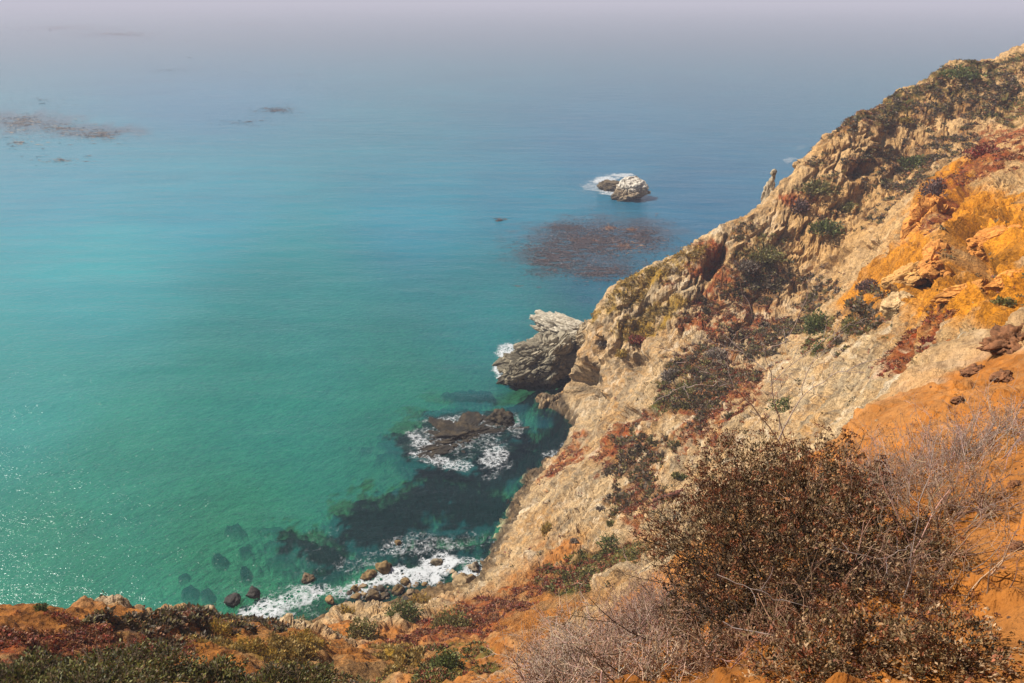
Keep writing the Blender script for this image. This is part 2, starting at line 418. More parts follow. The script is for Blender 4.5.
PD[:, 2] += (reef * under * (0.9 + 0.9 * np.maximum(wob2, -0.2) * 0.5)).astype(np.float32)
PD[:, 2] = np.where(P[:, 2] < -0.9, np.minimum(PD[:, 2], -0.25), PD[:, 2])

# ------------------------------------------------------------------ mesh and material helpers
def tag(o, label=None, cat=None, group=None, kind=None):
    if label: o["label"] = label
    if cat: o["category"] = cat
    if group: o["group"] = group
    if kind: o["kind"] = kind
    return o
def mesh_np(name, V, F, mat=None, parent=None, col=None, smooth=True, loc=None):
    """V (n,3), F (m,k) with k 3 or 4"""
    V = np.ascontiguousarray(V, np.float32)
    F = np.ascontiguousarray(F, np.int32)
    me = bpy.data.meshes.new(name)
    me.vertices.add(len(V)); me.vertices.foreach_set("co", V.ravel())
    me.loops.add(F.size); me.loops.foreach_set("vertex_index", F.ravel())
    me.polygons.add(len(F))
    me.polygons.foreach_set("loop_start", np.arange(0, F.size, F.shape[1], dtype=np.int32))
    me.polygons.foreach_set("loop_total", np.full(len(F), F.shape[1], np.int32))
    me.polygons.foreach_set("use_smooth", np.full(len(F), smooth, bool))
    if col is not None:
        a = me.color_attributes.new("Col", 'FLOAT_COLOR', 'POINT')
        a.data.foreach_set("color", np.c_[col, np.ones(len(V))].astype(np.float32).ravel())
    me.update(calc_edges=True)
    me.validate()
    if mat: me.materials.append(mat)
    o = bpy.data.objects.new(name, me)
    COL.objects.link(o)
    if parent: o.parent = parent
    if loc is not None: o.location = loc
    return o
class NT:
    def __init__(s, name):
        s.m = bpy.data.materials.new(name); s.m.use_nodes = True
        s.t = s.m.node_tree; s.b = s.t.nodes["Principled BSDF"]; s.out = s.t.nodes["Material Output"]
    def n(s, typ, **kw):
        x = s.t.nodes.new("ShaderNode" + typ)
        for k, v in kw.items():
            if k.startswith("i_"):
                kk = k[2:]; kk = int(kk) if kk.isdigit() else kk.replace("_", " ")
                x.inputs[kk].default_value = v
            else: setattr(x, k, v)
        return x
    def l(s, a, b): s.t.links.new(a, b)
    def noise(s, scale, detail=4, rough=0.6, vec=None):
        x = s.n("TexNoise", i_Scale=scale, i_Detail=detail, i_Roughness=rough)
        if vec is not None: s.l(vec, x.inputs["Vector"])
        return x.outputs["Fac"]
    def ramp(s, f, stops):
        x = s.n("ValToRGB"); s.l(f, x.inputs[0]); e = x.color_ramp.elements
        while len(e) < len(stops): e.new(0.5)
        for k, (p, c) in enumerate(stops):
            e[k].position = p; e[k].color = (*c, 1) if len(c) == 3 else c
        return x.outputs[0]
    def bump(s, h, strength, dist, normal=None):
        x = s.n("Bump", i_Strength=strength, i_Distance=dist); s.l(h, x.inputs["Height"])
        if normal is not None: s.l(normal, x.inputs["Normal"])
        return x.outputs[0]
    def math(s, op, a, b=None, clamp=False):
        x = s.n("Math", operation=op); x.use_clamp = clamp
        for k, v in enumerate((a, b)):
            if v is None: continue
            if isinstance(v, (int, float)): x.inputs[k].default_value = v
            else: s.l(v, x.inputs[k])
        return x.outputs[0]
    def mixc(s, f, a, b, mode='MIX'):
        x = s.n("Mix", data_type='RGBA', blend_type=mode)
        for sock, v in ((x.inputs[0], f), (x.inputs[6], a), (x.inputs[7], b)):
            if isinstance(v, (int, float)): sock.default_value = v
            elif isinstance(v, tuple): sock.default_value = (*v, 1)
            else: s.l(v, sock)
        return x.outputs[2]

def mat_land():
    M = NT("land")
    a = M.n("Attribute", attribute_name="Col")
    pos = M.n("NewGeometry").outputs["Position"]
    dt = M.n("VectorMath", operation='DOT_PRODUCT'); M.l(pos, dt.inputs[0]); dt.inputs[1].default_value = tuple(float(x) for x in bed)
    scv = M.n("VectorMath", operation='SCALE'); scv.inputs[0].default_value = tuple(float(x) * -.72 for x in bed); M.l(dt.outputs["Value"], scv.inputs["Scale"])
    sv = M.n("VectorMath", operation='ADD'); M.l(pos, sv.inputs[0]); M.l(scv.outputs[0], sv.inputs[1]); sv = sv.outputs[0]
    n1 = M.noise(6.0, 5, 0.7, pos); n2 = M.noise(1.1, 6, 0.68, sv); n3 = M.noise(45, 3, 0.7, pos)
    v = M.ramp(n2, [(0.3, (.58, .55, .52)), (0.5, (1, 1, 1)), (0.7, (1.25, 1.22, 1.18))])
    sf = M.n("Attribute", attribute_name="soil").outputs["Fac"]
    kf = M.math('SUBTRACT', 1.0, M.math('MULTIPLY', sf, .50))
    c = M.mixc(kf, a.outputs["Color"], v, 'MULTIPLY')
    v2 = M.ramp(n1, [(0.35, (.45, .42, .40)), (0.52, (1.05, 1.05, 1.05)), (.7, (1.25, 1.25, 1.25))])
    c = M.mixc(M.math('MULTIPLY', kf, .8), c, v2, 'MULTIPLY')
    v3 = M.ramp(M.noise(2.8, 6, .72, sv), [(0.36, (.50, .46, .44)), (0.5, (1, 1, 1)), (.66, (1.15, 1.15, 1.15))])
    c = M.mixc(M.math('MULTIPLY', kf, .75), c, v3, 'MULTIPLY')
    M.l(c, M.b.inputs["Base Color"])
    M.b.inputs["Roughness"].default_value = 0.92
    M.b.inputs["Specular IOR Level"].default_value = 0.25
    b = M.n("Bump", i_Distance=0.7); M.l(n2, b.inputs["Height"]); M.l(M.math('MULTIPLY', kf, 1.0), b.inputs["Strength"]); b1 = b.outputs[0]
    b = M.n("Bump", i_Distance=0.16); M.l(n1, b.inputs["Height"]); M.l(M.math('POWER', kf, 1.6), b.inputs["Strength"]); M.l(b1, b.inputs["Normal"]); b1 = b.outputs[0]
    b = M.bump(n3, 0.7, 0.010, b1)
    M.l(b, M.b.inputs["Normal"])
    return M.m
M_LAND = mat_land()
na, nr = P0.shape[:2]
idx = np.arange(na * nr).reshape(na, nr)
F = np.stack([idx[:-1, :-1], idx[:-1, 1:], idx[1:, 1:], idx[1:, :-1]], -1).reshape(-1, 4)
fn = np.cross(PD[F[:, 1]] - PD[F[:, 0]], PD[F[:, 3]] - PD[F[:, 0]])[:, 2].mean()
if fn < 0: F = F[:, ::-1]
land = mesh_np("cliff_terrain", PD, F, M_LAND, col=colr)
land.data.polygons.foreach_set("use_smooth", DIST[F[:, 0]] < 22)
so_ = land.data.attributes.new("soil", 'FLOAT', 'POINT'); so_.data.foreach_set("value", np.maximum(SOIL, NEAR).astype(np.float32))
tag(land, kind="structure")

# ------------------------------------------------------------------ sea
def mat_sea():
    M = NT("sea")
    pos = M.n("NewGeometry").outputs["Position"]
    sep = M.n("SeparateXYZ"); M.l(pos, sep.inputs[0])
    # colour by place: green shallows in the cove, teal, then blue out to sea
    big = M.noise(0.012, 3, 0.6, pos)
    a = M.n("Attribute", attribute_name="Col")
    body = M.mixc(1.0, a.outputs["Color"], M.ramp(big, [(0.3, (.88, .9, .92)), (0.7, (1.1, 1.08, 1.06))]), 'MULTIPLY')
    ms = M.n("Mapping"); M.l(pos, ms.inputs[0]); ms.inputs["Rotation"].default_value = (0, 0, math.radians(14)); ms.inputs["Scale"].default_value = (0.012, 0.06, 1)
    body = M.mixc(1.0, body, M.ramp(M.noise(1.0, 5, 0.65, ms.outputs[0]), [(0.35, (.88, .92, .94)), (0.62, (1.09, 1.06, 1.04))]), 'MULTIPLY')
    diff = M.n("BsdfDiffuse"); M.l(body, diff.inputs[0])
    tr = M.n("BsdfTransparent"); tr.inputs[0].default_value = (.30, .74, .66, 1)
    clear = M.n("Attribute", attribute_name="clear").outputs["Fac"]
    mx = M.n("MixShader"); M.l(clear, mx.inputs[0]); M.l(diff.outputs[0], mx.inputs[1]); M.l(tr.outputs[0], mx.inputs[2])
    mp = M.n("Mapping"); M.l(pos, mp.inputs[0]); mp.inputs["Rotation"].default_value = (0, 0, math.radians(12)); mp.inputs["Scale"].default_value = (0.35, 1, 1)
    w1 = M.noise(0.16, 4, 0.5, mp.outputs[0])
    mp2 = M.n("Mapping"); M.l(pos, mp2.inputs[0]); mp2.inputs["Rotation"].default_value = (0, 0, math.radians(-20)); mp2.inputs["Scale"].default_value = (0.6, 1, 1)
    w2 = M.noise(1.1, 4, 0.65, mp2.outputs[0])
    w3 = M.noise(4.5, 2, 0.5, mp2.outputs[0])
    b = M.bump(w1, 1.0, 0.45)
    b = M.bump(w2, 1.0, 0.16, b)
    b = M.bump(w3, 1.0, 0.06, b)
    gl = M.n("BsdfGlossy", distribution='GGX', i_Roughness=0.16); gl.inputs[0].default_value = (1, 1, 1, 1); M.l(b, gl.inputs["Normal"])
    fr = M.n("Fresnel", i_IOR=1.33); M.l(b, fr.inputs["Normal"])
    M.l(b, diff.inputs["Normal"])
    m2 = M.n("MixShader"); M.l(fr.outputs[0], m2.inputs[0]); M.l(mx.outputs[0], m2.inputs[1]); M.l(gl.outputs[0], m2.inputs[2])
    M.l(m2.outputs[0], M.out.inputs["Surface"])
    M.t.nodes.remove(M.b)
    return M.m
M_SEA = mat_sea()
sa = np.radians(np.concatenate([np.linspace(-180, -60, 60)[:-1], np.linspace(-60, 60, 520), np.linspace(60, 180, 60)[1:]]))
sr = np.concatenate([np.linspace(20, 260, 480)[:-1], np.geomspace(260, 16000, 170)])
SX = np.sin(sa)[:, None] * sr; SY = np.cos(sa)[:, None] * sr
sp = np.stack([SX.ravel(), SY.ravel(), np.zeros(SX.size)], -1).astype(np.float32)
zb = base_z(sp[:, :2].astype(float))
damp = sstep(25, 60, sr)[None] * (1 - sstep(300, 700, sr))[None] * np.ones_like(SX)
sp[:, 2] = 0.16 * fbm(sp * np.array([.45, 1, 1]), 9.0, 2, 0.5, 300) * damp.ravel()
# world-space colour of the water body
gp = lambda px, py: np.array(at(px, py, z=0))[:2]
wc_pts = [((60, 560), (.085, .26, .175)), ((250, 540), (.055, .27, .18)), ((120, 480), (.065, .28, .21)), ((30, 400), (.10, .34, .29)), ((250, 420), (.022, .23, .19)), ((420, 440), (.018, .19, .15)),
          ((100, 300), (.09, .33, .31)), ((300, 300), (.025, .24, .22)), ((480, 300), (.022, .19, .20)), ((200, 200), (.06, .25, .28)), ((420, 220), (.04, .22, .26)), ((600, 150), (.035, .16, .23)),
          ((700, 200), (.028, .13, .20)), ((60, 180), (.08, .26, .30)), ((200, 100), (.06, .2, .28)), ((560, 380), (.012, .10, .12)), ((420, 510), (.02, .15, .13)), ((520, 200), (.03, .18, .23)), ((620, 250), (.025, .12, .17))]
wp = np.array([gp(*a) for a, c in wc_pts]); wcol = np.array([c for a, c in wc_pts])
wl = warp(wp) / 10; ql = warp(sp[:, :2].astype(float)) / 10
d2 = ((ql[:, None] - wl[None]) ** 2).sum(-1) + 1e-3
wgt = 1 / d2 ** 1.6
scol = (wgt @ wcol) / wgt.sum(1)[:, None] * np.array([.46, 1.20, 1.40])
far = sstep(450, 1500, np.hypot(sp[:, 0], sp[:, 1]))[:, None]
scol *= (1 - .24 * sstep(130, 260, np.hypot(sp[:, 0], sp[:, 1])))[:, None]
scol = scol + (np.array([.035, .12, .17]) - scol) * far
depth = -zb
clear = np.clip(0.93 * np.exp(-np.maximum(depth - 0.5, 0) / 11.0), 0, 0.93)
clear *= 1 - sstep(140, 260, np.hypot(sp[:, 0], sp[:, 1]))
sq = np.c_[sp[:, :2], np.full(len(sp), -1.5)].astype(np.float32)
sw = (sq, fbm(sq, 6.0, 4, .6, 3.1), fbm(sq, 1.3, 3, .6, 9.1))
rsea = np.zeros(len(sp), np.float32)
for e in REEFS: rsea = np.maximum(rsea, sea_ell(*e, pts=sw))
clear = np.maximum(clear, .97 * rsea * (1 - sstep(3.5, 6.0, depth)))
ks = np.zeros(len(sp), np.float32)
for e in [(590, 242, 66, 22), (555, 260, 40, 18), (640, 238, 40, 16), (600, 272, 40, 12), (20, 124, 60, 12), (95, 134, 50, 7)]: ks = np.maximum(ks, sea_ell(*e, n=.5, soft=.45, pts=sw))
scol = scol + (np.array([.075, .07, .085]) - scol) * (ks * .62)[:, None]
na2, nr2 = SX.shape
idx = np.arange(na2 * nr2).reshape(na2, nr2)
F = np.stack([idx[:-1, :-1], idx[1:, :-1], idx[1:, 1:], idx[:-1, 1:]], -1).reshape(-1, 4)
if np.cross(sp[F[:, 1]] - sp[F[:, 0]], sp[F[:, 3]] - sp[F[:, 0]])[:, 2].mean() < 0: F = F[:, ::-1]
sea = mesh_np("sea", sp, F, M_SEA, col=scol)
ca_ = sea.data.attributes.new("clear", 'FLOAT', 'POINT'); ca_.data.foreach_set("value", clear.astype(np.float32))
tag(sea, kind="structure")

# ------------------------------------------------------------------ sea haze
def haze():
    x0, x1, y0, y1, z0, z1 = -6000, 6000, -300, 9000, -12, 88
    V = [(x, y, z) for x in (x0, x1) for y in (y0, y1) for z in (z0, z1)]
    F = [(0, 1, 3, 2), (4, 6, 7, 5), (0, 4, 5, 1), (2, 3, 7, 6), (0, 2, 6, 4), (1, 5, 7, 3)]
    m = bpy.data.materials.new("haze"); m.use_nodes = True
    t = m.node_tree; t.nodes.remove(t.nodes["Principled BSDF"])
    v = t.nodes.new("ShaderNodeVolumePrincipled")
    v.inputs["Color"].default_value = (.84, .84, 1.0, 1)
    v.inputs["Density"].default_value = HAZE
    v.inputs["Anisotropy"].default_value = 0.0
    t.links.new(v.outputs[0], t.nodes["Material Output"].inputs["Volume"])
    o = mesh_np("haze", np.array(V), np.array(F), m, smooth=False)
    tag(o, kind="stuff")
HAZE = 0.00047
haze()

# ------------------------------------------------------------------ materials of things
def mat_col(name, rough=0.85, bump=None, spec=0.3, noise=None, trans=0.0):
    M = NT(name)
    a = M.n("Attribute", attribute_name="Col").outputs["Color"]
    pos = M.n("TexCoord").outputs["Object"]
    if noise:
        v = M.ramp(M.noise(noise, 5, 0.7, pos), [(0.3, (.62, .6, .58)), (0.65, (1.2, 1.2, 1.2))])
        a = M.mixc(1.0, a, v, 'MULTIPLY')
    M.l(a, M.b.inputs["Base Color"])
    M.b.inputs["Roughness"].default_value = rough
    M.b.inputs["Specular IOR Level"].default_value = spec
    if bump:
        nb = None
        for sc_, d in bump:
            nb = M.bump(M.noise(sc_, 5, 0.7, pos), 0.9, d, nb)
        M.l(nb, M.b.inputs["Normal"])
    if trans:
        tl = M.n("BsdfTranslucent"); M.l(a, tl.inputs[0])
        mx = M.n("MixShader"); mx.inputs[0].default_value = trans
        M.l(M.b.outputs[0], mx.inputs[1]); M.l(tl.outputs[0], mx.inputs[2]); M.l(mx.outputs[0], M.out.inputs["Surface"])
    return M.m
M_ROCK = mat_col("rock", 0.9, [(1.2, 0.35), (5, 0.09)], noise=2.0)
M_ROCKF = mat_col("stone", 0.85, [(4, 0.06), (16, 0.02)], noise=7.0)
M_LEAF = mat_col("leaf", 0.6, None, 0.35, trans=0.25)
M_LEAFD = mat_col("bush_leaf", 0.65, None, 0.25, trans=0.08)
M_TWIG = mat_col("twig", 0.9, None, 0.2)
M_KELP = mat_col("kelp", 0.45, None, 0.4)

# ------------------------------------------------------------------ rocks
import bmesh
_ico = {}
def ico(sub):
    if sub not in _ico:
        bm = bmesh.new(); bmesh.ops.create_icosphere(bm, subdivisions=sub, radius=1)
        V = np.array([v.co[:] for v in bm.verts], np.float32); F = np.array([[v.index for v in f.verts] for f in bm.faces], np.int32)
        bm.free(); _ico[sub] = (V, F)
    return _ico[sub]
def rotm(rx, ry, rz):
    from mathutils import Euler
    return np.array(Euler((math.radians(rx), math.radians(ry), math.radians(rz))).to_matrix(), np.float32)
def rock(name, loc, rad, rot=(0, 0, 0), seed=0, sub=4, rough=0.3, cuts=10, colf=None, mat=None, cell_s=0.5, parent=None):
    V, F = ico(sub)
    V = V.copy()
    r = np.random.default_rng(seed)
    for _ in range(cuts):
        n = r.normal(size=3); n /= np.linalg.norm(n)
        d = r.uniform(0.52, 0.92)
        k = V @ n
        V = V - np.maximum(k - d, 0)[:, None] * n[None].astype(np.float32)
    Nv = V / (np.linalg.norm(V, axis=1, keepdims=True) + 1e-6)
    q = V + seed * 3.17
    f1, e, rv, tl = worley(q, cell_s, seed % 7)
    f1b, eb, rvb, tlb = worley(q + 0.1 * V[:, ::-1], cell_s * 0.42, 3)
    d = rough * (0.35 * ridged(q, 0.9, 3, 0.55) - 0.2 + (rv - .5) * 0.5 + tl * 0.7 - 0.35 * (1 - sstep(0, .14, e)) + 0.3 * (rvb - .5) - 0.15 * (1 - sstep(0, .14, eb)))
    V = V + Nv * d[:, None].astype(np.float32)
    V = V * np.array(rad, np.float32)
    W = V @ rotm(*rot).T
    col = colf(W + np.array(loc, np.float32), W, e) if colf else None
    return mesh_np(name, W, F, mat or M_ROCKF, parent, col, loc=loc, smooth=sub < 6)

def searock_col(base, top, ztop, wet=0.9, k=1.0):
    def f(Pw, W, e):
        n = fbm(Pw, 1.4, 4, 0.6, 5)[:, None]; n2 = fbm(Pw * np.array([1, 1, 2.5]), 0.5, 3, 0.6, 8)[:, None]
        c = np.array(base) * (1 + 0.7 * n + 0.4 * n2)
        t = sstep(ztop - 1.0, ztop + 0.8, Pw[:, 2] + 1.3 * n[:, 0])[:, None]
        c = c + (np.array(top) * (1 + 0.3 * n2) - c) * t
        wl = (1 - sstep(wet * 0.5, wet * 1.5, Pw[:, 2] + 0.6 * n[:, 0]))[:, None]
        c = c + (np.array([.03, .024, .016]) - c) * wl * 0.9
        return np.clip(c * k, .008, .75)
    return f
# pale domed rock far out, with the low brown shelf beside it
p = at(627, 191, z=2)
o = rock("sea_rock", (p[0], p[1], 1.2), (6.9, 6.2, 4.3), (0, -12, 20), 21, 6, 0.28, 9, searock_col((.30, .22, .13), (.62, .56, .46), 3.6, 1.0), M_ROCK, 0.45)
tag(o, "domed offshore rock with a white top and dark right side", "rock")
p = at(617, 187, z=0.5)
o = rock("sea_rock", (p[0], p[1], 0.3), (6.0, 5.5, 2.0), (0, 6, -10), 25, 6, 0.3, 7, searock_col((.13, .095, .05), (.17, .12, .06), 2.5, 0.5), M_ROCK, 0.4)
tag(o, "low brown rock shelf in foam, left of the domed offshore rock", "rock")
# tide-washed rock in the cove
p = at(462, 436, z=0)
tc = searock_col((.026, .021, .015), (.085, .06, .03), .9, 0.35)
o = rock("tide_rock", (p[0], p[1], -0.60), (8.4, 5.6, 0.95), (0, 0, 8), 33, 6, 0.75, 6, tc, M_ROCK, 0.3)
tag(o, "wide dark tide-washed rock ringed by foam in the cove", "rock")
p = at(497, 420, z=0)
o = rock("tide_rock", (p[0], p[1], -0.2), (2.6, 2.8, 1.3), (0, 0, 20), 35, 5, 0.4, 6, tc, M_ROCK, 0.35)
tag(o, "dark weedy knob at the right end of the foam-ringed tide rock", "rock")
# point of the headland
gc = searock_col((.21, .18, .12), (.34, .29, .20), 5.0, 0.7)
p = at(545, 362, z=2.2)
o = rock("point_rock", (p[0], p[1], 1.9), (8.2, 4.8, 4.6), (0, -16, 14), 41, 7, 0.42, 18, gc, M_ROCK, 0.34)
tag(o, "big grey sea-worn rock at the foot of the headland point", "rock")
p = at(519, 375, z=1.0)
o = rock("point_rock", (p[0], p[1], 0.5), (3.6, 3.0, 2.6), (0, 0, 30), 43, 6, 0.34, 8, gc, M_ROCK, 0.4)
tag(o, "low grey nose of the point where spray breaks on its left", "rock")
p = at(572, 333, z=5.8)
o = rock("rock_slab", p, (7.6, 3.4, 1.7), (14, 16, -14), 46, 6, 0.30, 8, searock_col((.34, .28, .18), (.62, .55, .42), 6.6, 0.1), M_ROCK, 0.4)
tag(o, "pale tilted slab jutting seaward on top of the point", "rock")
p = at(598, 346, z=4.6)
o = rock("rock_slab", (p[0], p[1], 3.6), (4.6, 3.8, 5.6), (10, 4, 0), 48, 6, 0.32, 8, searock_col((.27, .21, .13), (.42, .32, .19), 6.0, 0.6), M_ROCK, 0.4)
tag(o, "brown buttress joining the point to the headland above the sea cave", "rock")
# pinnacle on the skyline
def ground(x, y):
    h = bvh1.ray_cast(Vector((x, y, 200)), Vector((0, 0, -1)))
    return h[0] if h[0] is not None else Vector((x, y, 0))
def ph(px, py):
    h = hit(px, py, bvh1)
    return h
pin_col = lambda Pw, W, e: np.clip(np.array([.42, .33, .21]) * (1 + .8 * fbm(W, .8, 3)[:, None]), .02, .7)
q = at(769, 186, Y=133.5)
root = bpy.data.objects.new("rock_pinnacle", None); COL.objects.link(root); root.location = (q[0], q[1], q[2] - 2)
tag(root, "thin rock pinnacle standing on the skyline of the headland", "rock")
rock("shaft", (0, 0, 0.6), (0.95, 0.9, 2.5), (0, 8, 0), 51, 5, 0.4, 6, lambda a, b, e: pin_col(a, b, e), M_ROCKF, 0.4, parent=root)
rock("neck", (0.45, 0, 3.3), (0.42, 0.4, 1.1), (0, 5, 0), 52, 4, 0.4, 6, lambda a, b, e: pin_col(a, b, e) * 0.9, M_ROCKF, 0.4, parent=root)
rock("cap", (0.5, 0, 4.3), (0.48, 0.45, 0.6), (0, 0, 0), 53, 4, 0.4, 6, lambda a, b, e: pin_col(a, b, e) * 0.8, M_ROCKF, 0.4, parent=root)

# boulders on the cove shore
def stone_col(base):
    def f(Pw, W, e):
        n = fbm(Pw, 0.5, 3, 0.6, 5)[:, None]
        c = np.array(base) * (1 + 0.8 * n)
        wl = (1 - sstep(0.05, 0.35, Pw[:, 2] + 0.2 * n[:, 0]))[:, None]
        return np.clip(c + (np.array([.035, .025, .014]) - c) * wl, .01, .7)
    return f
BR, DK, TN = (.19, .12, .045), (.035, .03, .024), (.32, .22, .11)
big_st = [
    (385, 566, 8.5, BR, "large brown boulder in the foam, right of the pair off the cove shore"),
    (369, 574, 7, BR, "squat brown boulder in the foam, left of the pair off the cove shore"),
    (405, 581, 5, BR, "rounded brown boulder at the front of the cove's stone pile"),
    (398, 588, 6, BR, "brown boulder wedged in the middle of the cove's stone pile"),
    (373, 595, 7, (.15, .1, .045), "dark brown long boulder at the back of the cove's stone pile"),
    (330, 599, 5, (.26, .15, .06), "orange brown boulder alone at the left of the foam"),
    (354, 588, 4.5, BR, "small brown boulder just above the left end of the stone pile"),
    (287, 600, 0, DK, ""),
    (398, 542, 4, BR, "small brown rock awash beyond the boulder pair"),
    (437, 561, 6.5, (.2, .16, .1), "grey brown boulder awash in the thick white foam"),
    (474, 566, 7, (.26, .2, .13), "tan boulder awash against the foot of the cliff"),
    (463, 583, 11, TN, "big pale tan boulder on the shore below the cliff foot"),
    (307, 577, 6, (.16, .11, .06), "brown rock with a wet black back left of the dark weed"),
    (253, 592, 7, DK, "black wet boulder where the wave washes, right of the black pair"),
    (234, 600, 7.5, DK, "black wet boulder nearest the left brow"),
]
stone_no = 60
for px, py, rp, base, lab in big_st:
    if not rp: continue
    p = at(px, py + rp * 0.3, z=0.1)
    d = math.dist(p, (0, 0, CAMZ)); r = rp / FPX * d
    g = ground(p[0], p[1]).z
    stone_no += 1
    o = rock("boulder", (p[0], p[1], max(0.0, g) + r * 0.25), (r * 1.15, r, r * 0.8), (0, 0, random.uniform(0, 360)), stone_no, 4, 0.36, 20, stone_col(base), M_ROCKF, 0.7)
    tag(o, lab, "boulder", "boulders along the cove shore")
protos = []
for k in range(5):
    stone_no += 1
    protos.append(rock("shore_stone", (0, 0, 0), (0.5, 0.42, 0.33), (0, 0, 40 * k), stone_no, 3, 0.36, 20, lambda Pw, W, e, k=k: np.clip(np.array([(.24, .15, .06), (.13, .09, .045), (.3, .22, .13), (.07, .055, .04), (.2, .14, .08)][k]) * (1 + 0.8 * fbm(W, .4, 2)[:, None]), .01, .7), M_ROCKF, 0.8))
cnt = 0
for i in range(85):
    t = random.random()
    px = 345 + 135 * t + random.uniform(-8, 8)
    py = 597 - 24 * t + random.gauss(1, 5.5)
    g = ph(px, py)
    if g is None or g.z > 3.2: continue
    if g.z < -0.35: g = Vector((*at(px, py, z=0)[:2], -0.1))
    s = random.choice([.4, .5, .6, .7, .8, 1.0, 1.4])
    if cnt < 5: o = protos[cnt]
    else:
        o = protos[i % 5].copy(); COL.objects.link(o)
    cnt += 1
    o.location = (g.x, g.y, g.z + 0.06 * s)
    o.scale = (s, s * random.uniform(.8, 1.1), s * random.uniform(.7, 1.1))
    o.rotation_euler = (random.uniform(-.4, .4), random.uniform(-.4, .4), random.uniform(0, 6.28))
    tag(o, "small stone in the jumble of the cove shore", "stone", "small stones of the cove shore")

# dark crumbling ledges and clods on the near soil slope
ledge = lambda Pw, W, e: np.clip(np.array([.20, .085, .035]) * (1 + 0.9 * fbm(W, .12, 3)[:, None]), .01, .7)
for px, py, rp, ra, lab in [
    (1012, 344, 15, (1.6, 1.2, .7), "dark red-brown crumbling ledge at the right edge above the orange soil"),
    (976, 372, 8.5, (1.5, 1.0, .55), "broken brown ledge jutting from the orange soil below the dark ledge"),
    (1004, 378, 8.2, (1.3, 1.0, .5), "small brown ledge at the right edge beside the broken one"),
    (958, 400, 5, (1.4, 1, .6), "small dark clod low on the orange soil below the ledges"),
    (1014, 486, 5, (1.4, 1, .6), "dark clod in the orange soil at the right edge, right of the dry twigs"),
    (1016, 548, 6, (1.2, 1, .6), "largest dark clod at the right edge of the orange soil")]:
    g = ph(px, py)
    d = (g - Vector((0, 0, CAMZ))).length; r = rp / FPX * d
    stone_no += 1
    o = rock("ledge_rock" if rp > 8 else "clod", (g.x, g.y, g.z), (r * ra[0], r * ra[1], r * ra[2]), (0, -12, 20), stone_no, 5, 0.5, 8, ledge, M_ROCKF, 0.4)
    tag(o, lab, "rock" if rp > 8 else "clod")

# crags of the ochre bank at the right
def crag_col(base):
    return lambda Pw, W, e: np.clip(np.array(base) * np.array([1.12, 1.0, .9]) * (1.05 + .4 * fbm(W, 1.1, 4, .6)[:, None]), .01, .7)
for px, py, rp, ra, rot, base, lab in [
    (928, 215, 17, (1.0, .9, 1.15), (10, -20, 10), (.50, .23, .05), "ochre crag leaning over the bank below the large purple brown shrub"),
    (945, 252, 15, (1.1, .9, .8), (0, -15, 30), (.48, .22, .05), "ochre crag above the dark hollow of the right bank"),
    (916, 268, 14, (1.2, .9, .7), (0, -25, -10), (.50, .30, .10), "pale ochre block at the left foot of the right bank's crags"),
    (903, 300, 11, (1.0, .9, .9), (0, -20, 0), (.46, .34, .18), "cream rounded block low beside the red plants, left of the ochre bank"),
    (968, 285, 13, (1.5, .8, .5), (0, -14, 10), (.52, .25, .06), "flat ochre ledge below the dark hollow of the right bank"),
    (1000, 232, 14, (1.2, 1.0, .7), (5, -18, 20), (.50, .22, .045), "ochre crag near the right edge, highest of the crags on its bank"),
    (1012, 276, 11, (1.3, .9, .6), (0, -18, 0), (.50, .23, .05), "small ochre ledge at the right edge above the grey olive tuft")]:
    g = ph(px, py)
    d = (g - Vector((0, 0, CAMZ))).length; r = 1.45 * rp / FPX * d
    stone_no += 1
    o = rock("crag", (g.x, g.y, g.z - r * .38), tuple(r * q for q in ra), rot, stone_no, 6, 0.30, 14, crag_col(base), M_ROCKF, 0.6)
    tag(o, lab, "rock", "crags of the ochre bank")

# ------------------------------------------------------------------ steel pipe in the cliff
a = ph(653, 503); b_ = Vector(at(703, 484, Y=a.y - 1.0))
a = a + Vector((0, 0, 0.25))
ax = (b_ - a); L = ax.length; ax.normalize()
n = 20; th = np.linspace(0, 2 * np.pi, n, endpoint=False)
r0, r1 = 0.18, 0.145
V = []
for s_, rr in ((0, r0), (L, r0), (L, r1), (0, r1)):
    for t in th: V.append((math.cos(t) * rr, math.sin(t) * rr, s_))
Fp = []
for k in range(4):
    for j in range(n):
        Fp.append((k * n + j, k * n + (j + 1) % n, ((k + 1) % 4) * n + (j + 1) % n, ((k + 1) % 4) * n + j))
M = NT("rust"); tcn = M.n("TexCoord").outputs["Object"]
M.l(M.ramp(M.noise(5, 6, 0.7, tcn), [(0.3, (.07, .018, .012)), (0.55, (.17, .045, .022)), (0.75, (.27, .10, .05))]), M.b.inputs["Base Color"]); M.b.inputs["Roughness"].default_value = 0.8
M.l(M.bump(M.noise(25, 4, .6, tcn), .6, .01), M.b.inputs["Normal"])
root = bpy.data.objects.new("steel_pipe", None); COL.objects.link(root); root.location = a
root.rotation_euler = ax.to_track_quat('Z', 'Y').to_euler()
tag(root, "rusty steel pipe sticking out of the cream cliff beside the leafy bush", "pipe")
mesh_np("tube", np.array(V), np.array(Fp), M.m, root)
def ring(z0, z1, rr):
    V = [(math.cos(t) * q, math.sin(t) * q, z) for q, z in ((rr, z0), (rr, z1), (r0 - .01, z1), (r0 - .01, z0)) for t in th]
    return mesh_np("coupling", np.array(V), np.array(Fp), M.m, root)
ring(L * .45, L * .45 + .35, r0 + .05)
ring(L * .12, L * .12 + .08, r0 + .04)

